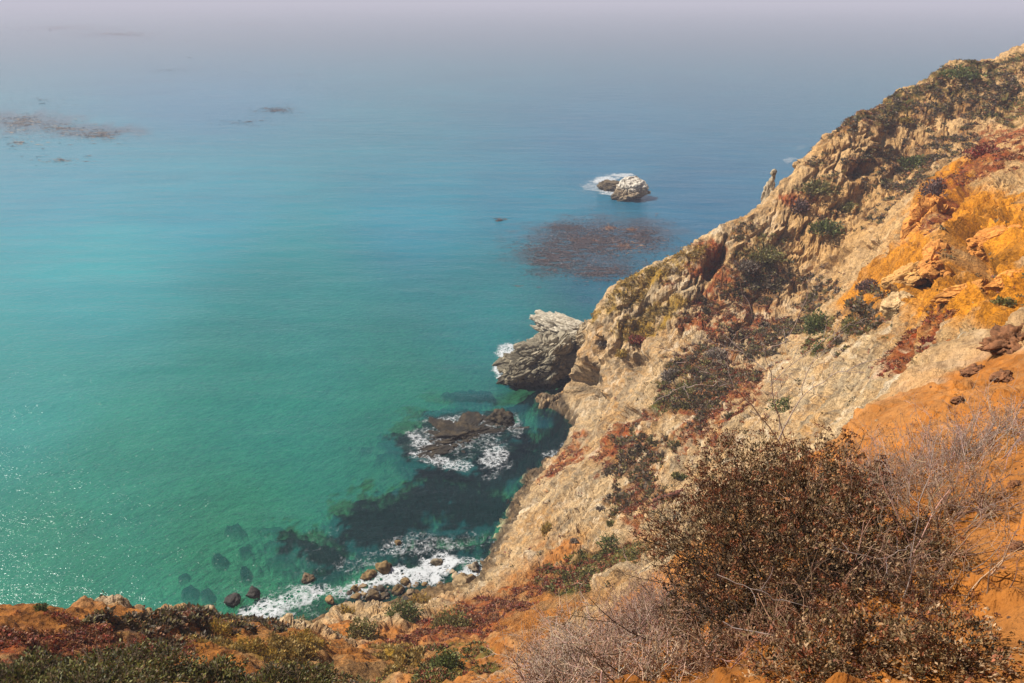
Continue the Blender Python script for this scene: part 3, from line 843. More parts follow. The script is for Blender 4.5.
# ------------------------------------------------------------------ leaves, twigs, tufts
def quads(cen, ax1, ax2):
    """a folded leaf: four corners round each centre"""
    V = np.stack([cen - ax1, cen + ax2 * .55, cen + ax1, cen - ax2 * .55], 1)
    n = len(cen)
    return V.reshape(-1, 3), np.arange(4 * n, dtype=np.int32).reshape(n, 4)
def rdir(n, r):
    v = r.normal(size=(n, 3)); return v / np.linalg.norm(v, axis=1, keepdims=True)
def leaves(cen, size, r, up=0.3, ratio=0.5, nrm=None):
    n = len(cen)
    d = rdir(n, r); d[:, 2] = d[:, 2] * .7 + up
    if nrm is not None: d = d * .8 + nrm * .6
    d /= np.linalg.norm(d, axis=1, keepdims=True)
    s = np.cross(d, rdir(n, r)); s /= np.linalg.norm(s, axis=1, keepdims=True) + 1e-6
    sz = (size * r.uniform(.6, 1.3, n))[:, None]
    return quads(cen + d * sz * .6, d * sz, s * sz * ratio * 1.8)
def dome_pts(n, rad, r, shell=0.55, lump=0.25, seed=0):
    d = rdir(n, r); d[:, 2] = np.abs(d[:, 2]) * 1.0 - 0.12
    d /= np.linalg.norm(d, axis=1, keepdims=True)
    k = r.uniform(0, 1, n) ** shell
    lum = 1 + lump * 1.6 * pn((d * 2.2 + seed * 5.1).astype(np.float32)) + lump * .9 * pn((d * 5.3 + seed * 7.7).astype(np.float32))
    return d * (k * lum)[:, None] * np.array(rad), d, k
def vary(base, n, r, amt=0.35, hue=0.12):
    b = np.array(base) * np.array([1.03, .95, .86])
    return np.clip(b * (1 + amt * r.uniform(-1, 1, (n, 1))) * (1 + hue * r.uniform(-1, 1, (n, 3))), .004, .8)
def pick(cols, n, r, wts=None):
    c = np.array(cols)[r.choice(len(cols), n, p=wts)]
    return np.clip(c * (1 + .3 * r.uniform(-1, 1, (n, 1))), .004, .8)
def tubes(PL, rad, sides=3):
    n, K, _ = PL.shape
    T = np.gradient(PL, axis=1); T /= np.linalg.norm(T, axis=2, keepdims=True) + 1e-9
    ref = np.array([.31, .52, .79]); A = np.cross(T, ref); A /= np.linalg.norm(A, axis=2, keepdims=True) + 1e-9
    B = np.cross(T, A)
    th = np.arange(sides) * 2 * np.pi / sides
    V = PL[:, :, None] + rad[:, :, None, None] * (A[:, :, None] * np.cos(th)[None, None, :, None] + B[:, :, None] * np.sin(th)[None, None, :, None])
    idx = np.arange(n * K * sides).reshape(n, K, sides)
    a, b = idx[:, :-1], idx[:, 1:]
    F = np.stack([a, np.roll(a, -1, 2), np.roll(b, -1, 2), b], -1).reshape(-1, 4)
    return V.reshape(-1, 3), F.astype(np.int32)
def grow(start, dirs, length, K, r, bend=0.25, grav=0.0):
    n = len(start)
    PL = np.empty((n, K, 3)); PL[:, 0] = start
    d = dirs.copy(); st = (length / (K - 1))[:, None]
    for k in range(1, K):
        d = d + r.normal(size=(n, 3)) * bend; d[:, 2] += grav
        d /= np.linalg.norm(d, axis=1, keepdims=True)
        PL[:, k] = PL[:, k - 1] + d * st
    return PL
def branching(start, dirs, length, rad, levels, kids, r, spread=0.8, lf=0.55, K=6, bend=0.2, grav=0.0):
    out = []
    PL = grow(start, dirs, length, K, r, bend, grav)
    R = rad[:, None] * np.linspace(1, .45, K)[None]
    out.append((PL, R))
    for lv in range(levels):
        n = len(PL)
        par = np.repeat(np.arange(n), kids[lv]); t = r.uniform(.25, .98, len(par)) * (K - 1)
        i0 = np.floor(t).astype(int); i0 = np.minimum(i0, K - 2); f = (t - i0)[:, None]
        st = PL[par, i0] * (1 - f) + PL[par, i0 + 1] * f
        dd = PL[par, i0 + 1] - PL[par, i0]; dd /= np.linalg.norm(dd, axis=1, keepdims=True)
        dd = dd + r.normal(size=dd.shape) * spread; dd /= np.linalg.norm(dd, axis=1, keepdims=True)
        ln = length[par] * lf * r.uniform(.5, 1.2, len(par)); length = ln
        rr = np.maximum(R[par, i0] * .62, min(rad.max(), .0019)); PL = grow(st, dd, ln, K, r, bend * 1.3, grav)
        R = rr[:, None] * np.linspace(1, .5, K)[None]
        out.append((PL, R))
    return out
def join(parts):
    V, F, Cc = [], [], []; o = 0
    for v, f, c in parts:
        V.append(v); F.append(f + o); Cc.append(c); o += len(v)
    return np.concatenate(V), np.concatenate(F), np.concatenate(Cc)
def rep4(c): return np.repeat(c, 4, 0)

def leafy_bush(name, loc, rad, nleaf, lsz, cols, wts, seed, label, cat="bush", group=None, twigs=60, twcol=(.14, .1, .07), lump=.3, core=True, up=.3):
    r = np.random.default_rng(seed)
    root = bpy.data.objects.new(name, None); COL.objects.link(root); root.location = loc
    tag(root, label, cat, group)
    p, d, k = dome_pts(nleaf, rad, r, .35, lump, seed)
    V, F = leaves(p, lsz, r, up, .5, d)
    patch = pn((p / max(rad) * 3 + seed).astype(np.float32))
    c = pick(cols, nleaf, r, wts) * (1 + .5 * patch)[:, None]
    mesh_np("foliage", V, F, M_LEAF, root, rep4(np.clip(c, .004, .8)), smooth=False)
    a = r.normal(size=(twigs, 3)); a[:, 2] = np.abs(a[:, 2]); a /= np.linalg.norm(a, axis=1, keepdims=True)
    st = np.zeros((twigs, 3)); st[:, :2] = r.normal(size=(twigs, 2)) * np.array(rad[:2]) * .3
    br = branching(st, a, np.full(twigs, 0.75 * sum(rad) / 3), np.full(twigs, max(.004, lsz * .22)), 1, [3], r)
    V, F, Cc = join([(*tubes(PL, R), None) if False else (*tubes(PL, R), np.tile(np.array(twcol), (PL.shape[0] * PL.shape[1] * 3, 1))) for PL, R in br])
    mesh_np("stem", V, F, M_TWIG, root, Cc)
    return root

# ground cover scattered over the land where each kind grows
Pm = PD
vis = (np.abs(np.arctan2(P[:, 0], P[:, 1])) < 0.80) & (DIST > 14) & (P[:, 2] > 1.2)
def cover(name, mask, n, size, k, cols, seed, thr=0.25, up=.4, tall=0.6):
    r = np.random.default_rng(seed)
    wgt = np.where(vis, np.clip(mask - thr, 0, 1), 0) * np.clip(.42 + 2.4 * fbm(P, 2.2, 3, .6, seed), 0, 1) ** 1.3
    wgt = wgt / wgt.sum()
    i = r.choice(len(P), n, p=wgt)
    c0 = Pm[i]
    sz = size * r.uniform(.5, 1.5, n) * np.clip(DIST[i] / 75, .16, 1)
    tint = pick(cols, n, r)
    cc = np.repeat(c0, k, 0); ss = np.repeat(sz, k)
    off = rdir(n * k, r); off[:, 2] = np.abs(off[:, 2]) * tall
    cen = cc + off * (ss * r.uniform(.2, 1, n * k))[:, None]
    V, F = leaves(cen, ss * .42, r, up, .5, off)
    col = np.repeat(tint, k, 0) * (1 + .3 * r.uniform(-1, 1, (n * k, 1)))
    o = mesh_np(name, V, F, M_LEAF, None, rep4(np.clip(col, .004, .8)), smooth=False)
    tag(o, kind="stuff")
cover("ice_plant", RED, 24000, .22, 9, [(.28, .05, .025), (.24, .09, .03), (.34, .14, .05), (.16, .05, .035), (.26, .14, .07)], 301, tall=.4)
cover("low_scrub", SCRUB, 22000, .36, 11, [(.13, .09, .055), (.21, .15, .10), (.08, .06, .035), (.30, .13, .05), (.14, .12, .045), (.2, .16, .05)], 302)
cover("green_ground_cover", GREEN, 12000, .27, 10, [(.14, .14, .035), (.22, .19, .05), (.09, .09, .03), (.26, .13, .045), (.28, .08, .04)], 303)
cover("dry_grass", GOLD, 5000, .32, 9, [(.42, .26, .06), (.35, .24, .09), (.28, .2, .06)], 304, up=1.2)
cover("rock_lichen_tufts", np.clip(ROCK * (wob2 > .12), 0, 1) * (P[:, 2] > 3), 2600, .26, 9, [(.12, .10, .05), (.16, .14, .06), (.25, .16, .06), (.2, .07, .04)], 305)

# ------------------------------------------------------------------ shrubs one can tell apart on the slopes
OLV = ([(.20, .18, .05), (.14, .13, .035), (.27, .2, .07)], [.4, .4, .2])
GRN = ([(.10, .125, .03), (.17, .18, .045), (.065, .08, .025)], [.4, .35, .25])
GRY = ([(.22, .17, .13), (.15, .12, .09), (.28, .22, .16)], [.4, .3, .3])
REDS = ([(.26, .045, .025), (.16, .035, .02), (.28, .11, .05)], [.5, .3, .2])
GLD = ([(.45, .28, .05), (.36, .26, .08), (.3, .22, .05)], [.5, .3, .2])
PUR = ([(.17, .11, .10), (.12, .08, .07), (.2, .09, .06)], [.4, .4, .2])
shr = [
 (826, 224, 15, 10, GRN, "dark green rounded shrub in the middle of the tan upper face"),
 (848, 205, 10, 6, OLV, "olive shrub just above and right of the dark green rounded shrub"),
 (818, 184, 17, 9, OLV, "brown olive shrub on the upper face right of the rock pinnacle"),
 (800, 203, 9, 10, PUR, "grey purple shrub clinging below the rock pinnacle"),
 (765, 252, 18, 9, OLV, "wide olive shrub high on the headland's middle"),
 (745, 262, 12, 8, GRY, "grey dry shrub left of the wide olive one"),
 (820, 318, 14, 18, GRN, "tall green shrub in the dark gully of the headland"),
 (822, 345, 9, 9, GRN, "lower green shrub under the tall one in the gully"),
 (852, 322, 10, 12, OLV, "olive shrub beside the cream gully rib"),
 (872, 283, 13, 9, PUR, "purple grey shrub left of the ochre crag's foot"),
 (788, 404, 17, 6, GRN, "bright green shrub above the top of the leafy bush, on cream rock"),
 (690, 386, 14, 11, OLV, "yellow olive shrub in the scrub patch of the headland's centre"),
 (672, 372, 10, 9, GRY, "dark grey shrub at the left of the central scrub patch"),
 (715, 352, 12, 10, GRY, "grey purple shrub at the top of the central scrub patch"),
 (636, 338, 9, 6, REDS, "bright red mat shrub alone on the cream face near the point"),
 (584, 299, 8, 3, REDS, "small red shrub on the ridge line above the point"),
 (652, 270, 6, 4, GLD, "golden grass clump on the ridge halfway down"),
 (603, 342, 7, 5, GRY, "small grey shrub behind the rock buttress of the point"),
 (622, 352, 6, 6, GLD, "golden clump left of the bright red mat shrub"),
 (676, 474, 3.5, 3.5, OLV, "left of the two tiny round olive shrubs above the pipe"),
 (684, 476, 3.5, 3.5, GRN, "right of the two tiny round olive shrubs above the pipe"),
 (549, 526, 8, 8, GLD, "rusty gold clump on the lower cream cliff"),
 (611, 522, 4, 4, OLV, "small olive dot shrub on the lower cream cliff, left of the pipe"),
 (600, 508, 4, 3, GRY, "small grey shrub on the cream cliff above the olive dot shrub"),
 (574, 540, 4, 4, GRY, "little grey shrub at the foot of the lower cream cliff"),
 (640, 552, 16, 8, OLV, "olive shrub where the cream cliff meets the near bank"),
 (613, 541, 15, 7, GRN, "grey green low shrub left of the olive one on the near bank"),
 (590, 572, 12, 6, OLV, "yellow green shrub on the red bank below the cream cliff"),
 (404, 607, 17, 13, GRN, "dense green shrub on the brow above the stone pile"),
 (362, 625, 15, 17, OLV, "tall grey olive shrub on the brow left of the dense green one"),
 (345, 610, 10, 6, GLD, "golden tuft on the brow at the edge of the foam"),
 (447, 655, 15, 18, GRN, "yellow green shrub low on the red bank left of the orange soil"),
 (452, 618, 20, 14, OLV, "large grey green shrub on the red bank above the yellow green one"),
 (420, 600, 13, 7, GLD, "golden grass bush right of the dense green shrub"),
 (216, 626, 13, 9, GLD, "golden tuft furthest left on the brow"),
 (246, 645, 12, 7, GLD, "golden bush between the brow tuft and the green hedge"),
 (303, 636, 12, 8, GLD, "golden green tuft on the brow beside the bare orange ledge"),
 (268, 655, 12, 7, GLD, "yellow bush at the left of the bare orange ledge"),
 (40, 607, 6, 4, GRN, "small bright green tuft on the left brow"),
 (930, 340, 9, 6, REDS, "red brown mat shrub on the ochre bank left of the dark ledge"),
 (1004, 300, 9, 5, OLV, "grey olive tuft on the ochre slope right of the dark hollow"),
 (985, 150, 16, 9, REDS, "red brown shrub high at the right on the upper bank"),
 (940, 185, 16, 14, PUR, "large purple brown shrub left of the ochre rib"),
 (915, 160, 14, 9, GRN, "green shrub above the large purple brown one"),
 (878, 98, 12, 5, OLV, "olive shrub on the upper skyline"),
 (960, 72, 16, 6, GRN, "green shrub near the top of the skyline"),
 (905, 120, 6, 4, GLD, "orange clump below the upper skyline"),
]
for k, (px, py, rx, ry, (cols, wts), lab) in enumerate(shr):
    g = ph(px, py + ry * .6)
    if g is None: continue
    d = (g - Vector((0, 0, CAMZ))).length
    a = rx / FPX * d; h = ry / FPX * d
    n = int(min(3200, 130 + 5.5 * rx * ry))
    kind = {id(OLV): "olive_shrub", id(GRN): "green_shrub", id(GRY): "dry_scrub_bush", id(REDS): "red_shrub", id(GLD): "grass_tuft", id(PUR): "scrub_bush"}
    nm = {0: "olive_shrub"}.get(-1) or [v for q, v in kind.items() if q == id([OLV, GRN, GRY, REDS, GLD, PUR][[x[0] for x in (OLV, GRN, GRY, REDS, GLD, PUR)].index(cols)])][0]
    leafy_bush(nm, (g.x, g.y, g.z - 0.12 * h), (a, a * .9, max(h, a * .45)), n, max(.05, 1.35 / FPX * d), cols, wts, 400 + k, lab, "shrub", "shrubs scattered over the slopes", twigs=14,
               up=1.3 if cols is GLD[0] else .35)

# green hedge-like bushes along the bottom left
for k, (px, py, rx, ry, lab) in enumerate([
    (22, 680, 50, 14, "dark green small-leaved bush in the bottom left corner"),
    (125, 672, 62, 16, "tallest dark green bush at the bottom left, under the brow rock"),
    (205, 681, 46, 11, "dark brown green bush right of the tallest bottom left bush"),
    (285, 684, 46, 8, "low olive bush along the bottom edge below the orange ledge"),
    (75, 692, 60, 14, "olive green bush cut by the bottom edge at the left")]):
    g = ph(px, min(py + ry * .5, 700))
    if g is None: continue
    d = (g - Vector((0, 0, CAMZ))).length
    a = rx / FPX * d; h = ry / FPX * d
    c = [(.09, .09, .022), (.18, .17, .04), (.17, .11, .05), (.04, .04, .015)]
    leafy_bush("leafy_bush", (g.x, g.y, g.z - .15), (a, a * .7, h * .95), 9000, 1.7 / FPX * d, c, [.3, .3, .25, .15], 460 + k, lab, "bush", "green bushes of the bottom left", twigs=50)

# ------------------------------------------------------------------ the big leafy bush with rusty flower heads
r = np.random.default_rng(900)
bx = Vector(at(812, 575, Y=4.9)); gz = ground(bx.x, bx.y).z
def patchy(p, s=3.0, o=0): return pn((p * s + o).astype(np.float32))
def big_bush(cx, cy, rad, zc, nclus, seed, root):
    r = np.random.default_rng(seed)
    d = rdir(nclus * 2, r); d = d[d[:, 2] > -0.25][:nclus]
    nclus = len(d)
    k = r.uniform(0, 1, nclus) ** .42
    lum = 1 + .34 * patchy(d, 2.1, seed) + .22 * patchy(d, 5.5, seed + 3)
    p = d * (k * lum)[:, None] * np.array(rad) + np.array([cx, cy, zc])
    ok = (patchy(p, 7.0, 5) + .5 * patchy(p, 3.3, 12) + .35 * patchy(p, 17, 9) + r.normal(0, .06, len(p))) > -.03
    return p[ok], d[ok], (k * lum)[ok]
root = bpy.data.objects.new("buckwheat_bush", None); COL.objects.link(root); root.location = (bx.x, bx.y, gz)
tag(root, "big leafy bush with rusty dried flower heads, at the lower right", "bush")
lobes = [(0, .1, (.98, .9, .72), .22, 5200, 1), (-.60, .35, (.62, .62, .55), .10, 2600, 2), (.35, .85, (.62, .6, .55), .32, 2600, 3), (.40, -.65, (.66, .55, .5), .02, 2400, 4),
         (-.40, -.50, (.62, .5, .5), -.10, 2400, 5), (-.25, .95, (.55, .5, .55), .35, 1900, 6), (.05, -1.05, (.6, .42, .42), -.05, 1800, 7), (.85, .1, (.55, .6, .42), .15, 2000, 8), (.95, -.5, (.4, .4, .3), .12, 1000, 12), (-.75, -.15, (.42, .45, .4), -.12, 1300, 9), (-.45, -1.0, (.5, .4, .4), -.12, 1300, 10), (.5, -1.15, (.5, .4, .36), -.02, 1200, 11)]
for cx_, cy_, rd_, nc_, sd_ in [(-.15, -1.35, (.5, .42, .36), 1500, 13), (.15, -1.5, (.42, .36, .30), 1100, 14), (-.5, -1.3, (.4, .4, .34), 1000, 16)]:
    lobes.append((cx_, cy_, rd_, ground(bx.x + cx_, bx.y + cy_).z - gz + .02, nc_, sd_))
LP, LC, SPt, Dd = [], [], [], []
for cx, cy, rad, zc, nc, sd in lobes:
    p, d, k = big_bush(cx, cy, rad, zc, nc, 900 + sd, root)
    nl = 8
    cc = np.repeat(p, nl, 0) + rdir(len(p) * nl, r) * .022
    dd = np.repeat(d, nl, 0)
    tone = patchy(np.repeat(p, nl, 0), 3.5, 2)
    base = pick([(.24, .135, .06), (.155, .10, .04), (.34, .22, .12), (.05, .036, .018), (.24, .08, .033)], len(p), r, [.30, .22, .20, .12, .16])
    col = np.repeat(base, nl, 0) * (1 + .35 * r.uniform(-1, 1, (len(cc), 1))) * (1 + .4 * tone)[:, None]
    LP.append((cc, dd)); LC.append(col); SPt.append(p); Dd.append(np.c_[d, k])
cc = np.concatenate([a for a, b in LP]); dd = np.concatenate([b for a, b in LP]); col = np.concatenate(LC)
V, F = leaves(cc, .0155, r, .35, .40, dd)
mesh_np("foliage", V, F, M_LEAFD, root, rep4(np.clip(col, .004, .8)), smooth=False)
n = 380
st = np.c_[r.normal(size=(n, 2)) * .45, np.full(n, -.1)]
dr_ = rdir(n, r); dr_[:, 2] = np.abs(dr_[:, 2]) * 1.1 + .1; dr_[:, :2] += st[:, :2] * .9; dr_ /= np.linalg.norm(dr_, axis=1, keepdims=True)
br = branching(st, dr_, r.uniform(.4, .85, n), np.full(n, .0055), 2, [5, 4], r, .8, .5, 6, .18)
V, F, Cc = join([(*tubes(PL, R), np.repeat(vary((.065, .045, .032), len(PL), r, .6), PL.shape[1] * 3, 0)) for PL, R in br])
mesh_np("stem", V, F, M_TWIG, root, Cc)
# flower heads: flat domes of tiny bracts on thin stalks
ap = np.concatenate(SPt); ad = np.concatenate(Dd)
out = ap[(ad[:, 3] > .86) & (ad[:, 2] > -.05)]; od = ad[(ad[:, 3] > .86) & (ad[:, 2] > -.05)]
wgt = np.clip(.25 + .9 * sstep(.3, -.9, out[:, 0]) + .8 * sstep(-.2, .9, out[:, 1]) + 1.2 * patchy(out, 2.2, 7), .02, 3)
NH = min(1000, len(out))
i = r.choice(len(out), NH, replace=False, p=wgt / wgt.sum())
hc = out[i] + od[i, :3] * .04 + np.array([0, 0, 1]) * r.uniform(.02, .10, (NH, 1))
m = 38
hr = np.repeat(r.uniform(.018, .042, NH), m)
o_ = rdir(NH * m, r); o_[:, 2] = np.abs(o_[:, 2]) * .55
pc = np.repeat(hc, m, 0) + o_ * hr[:, None]
V, F = leaves(pc, .0065, r, .8, .8)
hcol = np.repeat(pick([(.17, .055, .022), (.11, .036, .016), (.24, .09, .035), (.07, .028, .015)], NH, r), m, 0) * (1 + .35 * r.uniform(-1, 1, (NH * m, 1)))
mesh_np("flower_head", V, F, M_LEAFD, root, rep4(np.clip(hcol, .004, .8)), smooth=False)
PL = np.stack([out[i] * .92 + np.array([0, 0, -.04]), out[i] * .5 + hc * .5 + r.normal(size=(NH, 3)) * .006, hc], 1)
V, F = tubes(PL, np.full((NH, 3), .0016))
mesh_np("flower_stalk", V, F, M_TWIG, root, np.tile(np.array([.2, .13, .08]), (len(V), 1)))

# ------------------------------------------------------------------ dry twiggy shrubs
def dry_shrub(name, px, py, Yd, spread, hgt, n, seed, label, lean=(0, 0), col=(.30, .225, .18), rad=.0062, lv=(4, 3), side=.9, leafy=0):
    r = np.random.default_rng(seed)
    g = Vector(at(px, py, Y=Yd)); z = ground(g.x, g.y).z
    root = bpy.data.objects.new(name, None); COL.objects.link(root); root.location = (g.x, g.y, z)
    tag(root, label, "shrub", "dry twiggy shrubs of the foreground")
    n = int(n * 1.5); st = np.c_[r.normal(size=(n, 2)) * spread * .5, np.zeros(n)]
    # sit each stem on the ground
    for k in range(n): st[k, 2] = ground(g.x + st[k, 0], g.y + st[k, 1]).z - z - .03
    d = rdir(n, r) * side; d[:, 2] = np.abs(d[:, 2]) * .6 + .45; d[:, 0] += lean[0]; d[:, 1] += lean[1]
    d /= np.linalg.norm(d, axis=1, keepdims=True)
    br = branching(st, d, hgt * r.uniform(.6, 1.25, n), np.full(n, rad), len(lv), list(lv), r, .55, .55, 7, .13, .01)
    V, F, Cc = join([(*tubes(PL, R), np.repeat(vary(col, len(PL), r, .45, .12), PL.shape[1] * 3, 0)) for PL, R in br])
    mesh_np("stem", V, F, M_TWIG, root, np.clip(Cc, .01, .8))
    tips = br[-1][0][:, -1]
    k = min(len(tips), 2600)
    tp = tips[r.choice(len(tips), k, replace=False)]
    tp = np.repeat(tp, 3, 0) + r.normal(size=(k * 3, 3)) * .008
    V, F = leaves(tp, .008, r, .3, .6)
    mesh_np("seed_head", V, F, M_LEAF, root, rep4(vary((.26, .15, .09), len(tp), r, .5)), smooth=False)
    return root
dry_shrub("dry_shrub", 590, 640, 5.6, .42, .55, 110, 71, "pale grey dry shrub left of the leafy bush, branches fanning left", (-.55, .2), (.46, .37, .31))
dry_shrub("dry_shrub", 560, 690, 4.6, .30, .40, 80, 72, "low pale twig shrub at the bottom edge, its left tips over orange soil", (-.35, 0), (.45, .35, .29))
dry_shrub("dry_shrub", 660, 620, 5.6, .40, .50, 100, 73, "mauve brown dry shrub with dark gaps, against the left of the leafy bush", (-.1, .2), (.36, .25, .21))
dry_shrub("dry_shrub", 640, 690, 4.4, .35, .38, 90, 74, "pinkish grey dry shrub at the bottom edge below the leafy bush's left side", (0, 0), (.46, .33, .26))
dry_shrub("dry_shrub", 720, 700, 4.2, .32, .26, 40, 75, "brownish dry twigs at the bottom edge in front of the leafy bush", (.1, -.1), (.30, .18, .12))
dry_shrub("dry_shrub", 870, 470, 7.4, .75, .60, 120, 76, "grey dry shrub behind the leafy bush, on orange soil", (.1, .1), (.33, .25, .21), .005)
dry_shrub("dry_shrub", 965, 445, 7.4, .55, .55, 90, 77, "spiky grey dry shrub reaching to the right edge over orange soil", (.9, .2), (.36, .28, .25), .005)
dry_shrub("dry_shrub", 940, 545, 5.8, .45, .45, 50, 78, "brown dry twigs at the right side of the leafy bush", (.5, .1), (.28, .19, .14))
dry_shrub("dry_shrub", 900, 640, 4.5, .42, .30, 40, 79, "sparse brown dry twigs at the leafy bush's lower right, over orange soil", (.3, 0), (.27, .17, .11), lv=(3, 3))
dry_shrub("dry_shrub", 890, 590, 4.8, .5, .72, 26, 82, "tangle of long pale dry twigs growing through the right half of the leafy bush", (.15, 0), (.34, .24, .18), lv=(4, 3))
dry_shrub("dry_shrub", 790, 690, 3.9, .35, .42, 18, 83, "brown dry twigs in front of the leafy bush at the middle of its bottom edge", (0, 0), (.26, .16, .11), lv=(4, 3))
dry_shrub("dry_shrub", 640, 560, 7.6, .5, .45, 80, 80, "purple grey dry shrub at the top left of the leafy bush, near the pipe", (-.3, .3), (.26, .19, .17))
dry_shrub("dry_shrub", 800, 425, 7.2, .4, .4, 70, 81, "dry twigs rising over the top edge of the leafy bush", (0, .2), (.30, .23, .19))

# bare branches rising clear of the bush top
def polyline_px(pts, K=14):
    W = np.array([at(x, y, Y=Yv) for x, y, Yv in pts])
    t = np.linspace(0, len(W) - 1, K); i = np.minimum(t.astype(int), len(W) - 2); f = (t - i)[:, None]
    p = W[i] * (1 - f) + W[i + 1] * f
    p[1:-1] = (p[:-2] + 2 * p[1:-1] + p[2:]) / 4
    return p + rng.normal(size=p.shape) * .009
sets = [
 ("tall bare curved branch rising from the bush top, highest of all", [[(790, 450, 4.9), (772, 395, 4.9), (768, 350, 4.95), (748, 310, 5.0), (736, 262, 5.0)],
    [(771, 388, 4.9), (800, 358, 4.8), (838, 330, 4.75), (868, 318, 4.7)], [(768, 350, 4.95), (790, 340, 5.0), (806, 300, 5.0), (811, 268, 5.0)], [(770, 375, 4.9), (742, 352, 5.0), (704, 340, 5.1)]]),
 ("forked bare branch leaning left from the bush top over the scrub", [[(785, 455, 4.7), (760, 412, 4.7), (728, 384, 4.75), (690, 362, 4.8), (652, 346, 4.8)],
    [(745, 398, 4.7), (728, 362, 4.7), (722, 326, 4.7)], [(728, 384, 4.75), (700, 384, 4.7), (668, 392, 4.7)]]),
 ("pair of thin bare branches bending right from the bush top", [[(778, 440, 4.7), (800, 396, 4.7), (836, 372, 4.6), (880, 360, 4.6)], [(800, 396, 4.7), (812, 360, 4.7), (846, 330, 4.7)], [(780, 430, 4.7), (775, 400, 4.7), (790, 372, 4.6)]]),
 ("long pale bare twig lying across the leafy bush at the lower left", [[(722, 622, 4.0), (775, 640, 3.9), (815, 632, 3.95), (850, 620, 4.0)], [(780, 640, 3.9), (784, 670, 3.8)], [(720, 575, 4.2), (770, 596, 4.1), (830, 610, 4.0)]]),
 ("forked pale twig standing in the middle of the leafy bush", [[(905, 600, 4.3), (915, 540, 4.4), (925, 480, 4.5), (940, 430, 4.6)], [(914, 545, 4.4), (880, 560, 4.3), (820, 545, 4.3)], [(925, 485, 4.5), (960, 510, 4.5), (1000, 505, 4.5)], [(918, 520, 4.4), (895, 490, 4.4), (888, 455, 4.5)]]),
]
for lab, lines in sets:
    PL = np.stack([polyline_px(l) for l in lines])
    base = PL[0, 0].copy()
    R = np.linspace(.0046, .0016, PL.shape[1])[None] * np.ones((len(PL), 1)); R[1:] *= .7
    V, F = tubes(PL - base, R, 4)
    pr = np.repeat(np.arange(len(PL)), 7); ti = rng.integers(3, PL.shape[1] - 1, len(pr))
    st = PL[pr, ti] - base; dd_ = PL[pr, ti + 1] - PL[pr, ti]; dd_ /= np.linalg.norm(dd_, axis=1, keepdims=True); dd_ = dd_ + rng.normal(size=dd_.shape) * .6
    tw = grow(st, dd_, rng.uniform(.05, .2, len(pr)), 5, rng, .2)
    V2, F2 = tubes(tw, np.full((len(pr), 5), .0016))
    V, F, Cc = join([(V, F, np.tile(np.array([.36, .28, .24]), (len(V), 1))), (V2, F2, np.tile(np.array([.33, .25, .22]), (len(V2), 1)))])
    tag(mesh_np("bare_branch", V, F, M_TWIG, None, Cc, loc=base), lab, "branch", "bare branches standing out of the foreground bushes")

# litter of twigs and little stones on the near soil
def litter():
    r = np.random.default_rng(55)
    Vv, Ff, Cc = [], [], []
    m = (DIST < 17) & (np.abs(np.arctan2(P[:, 0], P[:, 1])) < .8)
    i = r.choice(np.where(m)[0], 1300)
    c0 = PD[i] + np.array([0, 0, .006])
    d = rdir(len(i), r); d[:, 2] *= .25
    PLx = grow(c0, d, r.uniform(.02, .12, len(i)), 4, r, .2)
    V, F = tubes(PLx, np.full((len(i), 4), .0012)); o = mesh_np("fallen_twigs", V, F, M_TWIG, None, np.repeat(vary((.26, .17, .11), len(i), r, .5), 12, 0))
    tag(o, kind="stuff")
    i = r.choice(np.where(m)[0], 11000)
    V0, F0 = ico(1); s_ = r.lognormal(-4.95, .65, len(i))
    V = PD[i][:, None] + V0[None] * s_[:, None, None] * np.array([1, 1, .6]) + r.normal(size=(len(i), len(V0), 3)) * s_[:, None, None] * .12
    F = F0[None] + (np.arange(len(i)) * len(V0))[:, None, None]
    o = mesh_np("soil_pebbles", V.reshape(-1, 3), F.reshape(-1, 3), M_ROCKF, None, np.repeat(pick([(.34, .15, .045), (.2, .09, .04), (.4, .24, .12), (.12, .06, .03)], len(i), r), len(V0), 0), smooth=False)
    tag(o, kind="stuff")
litter()

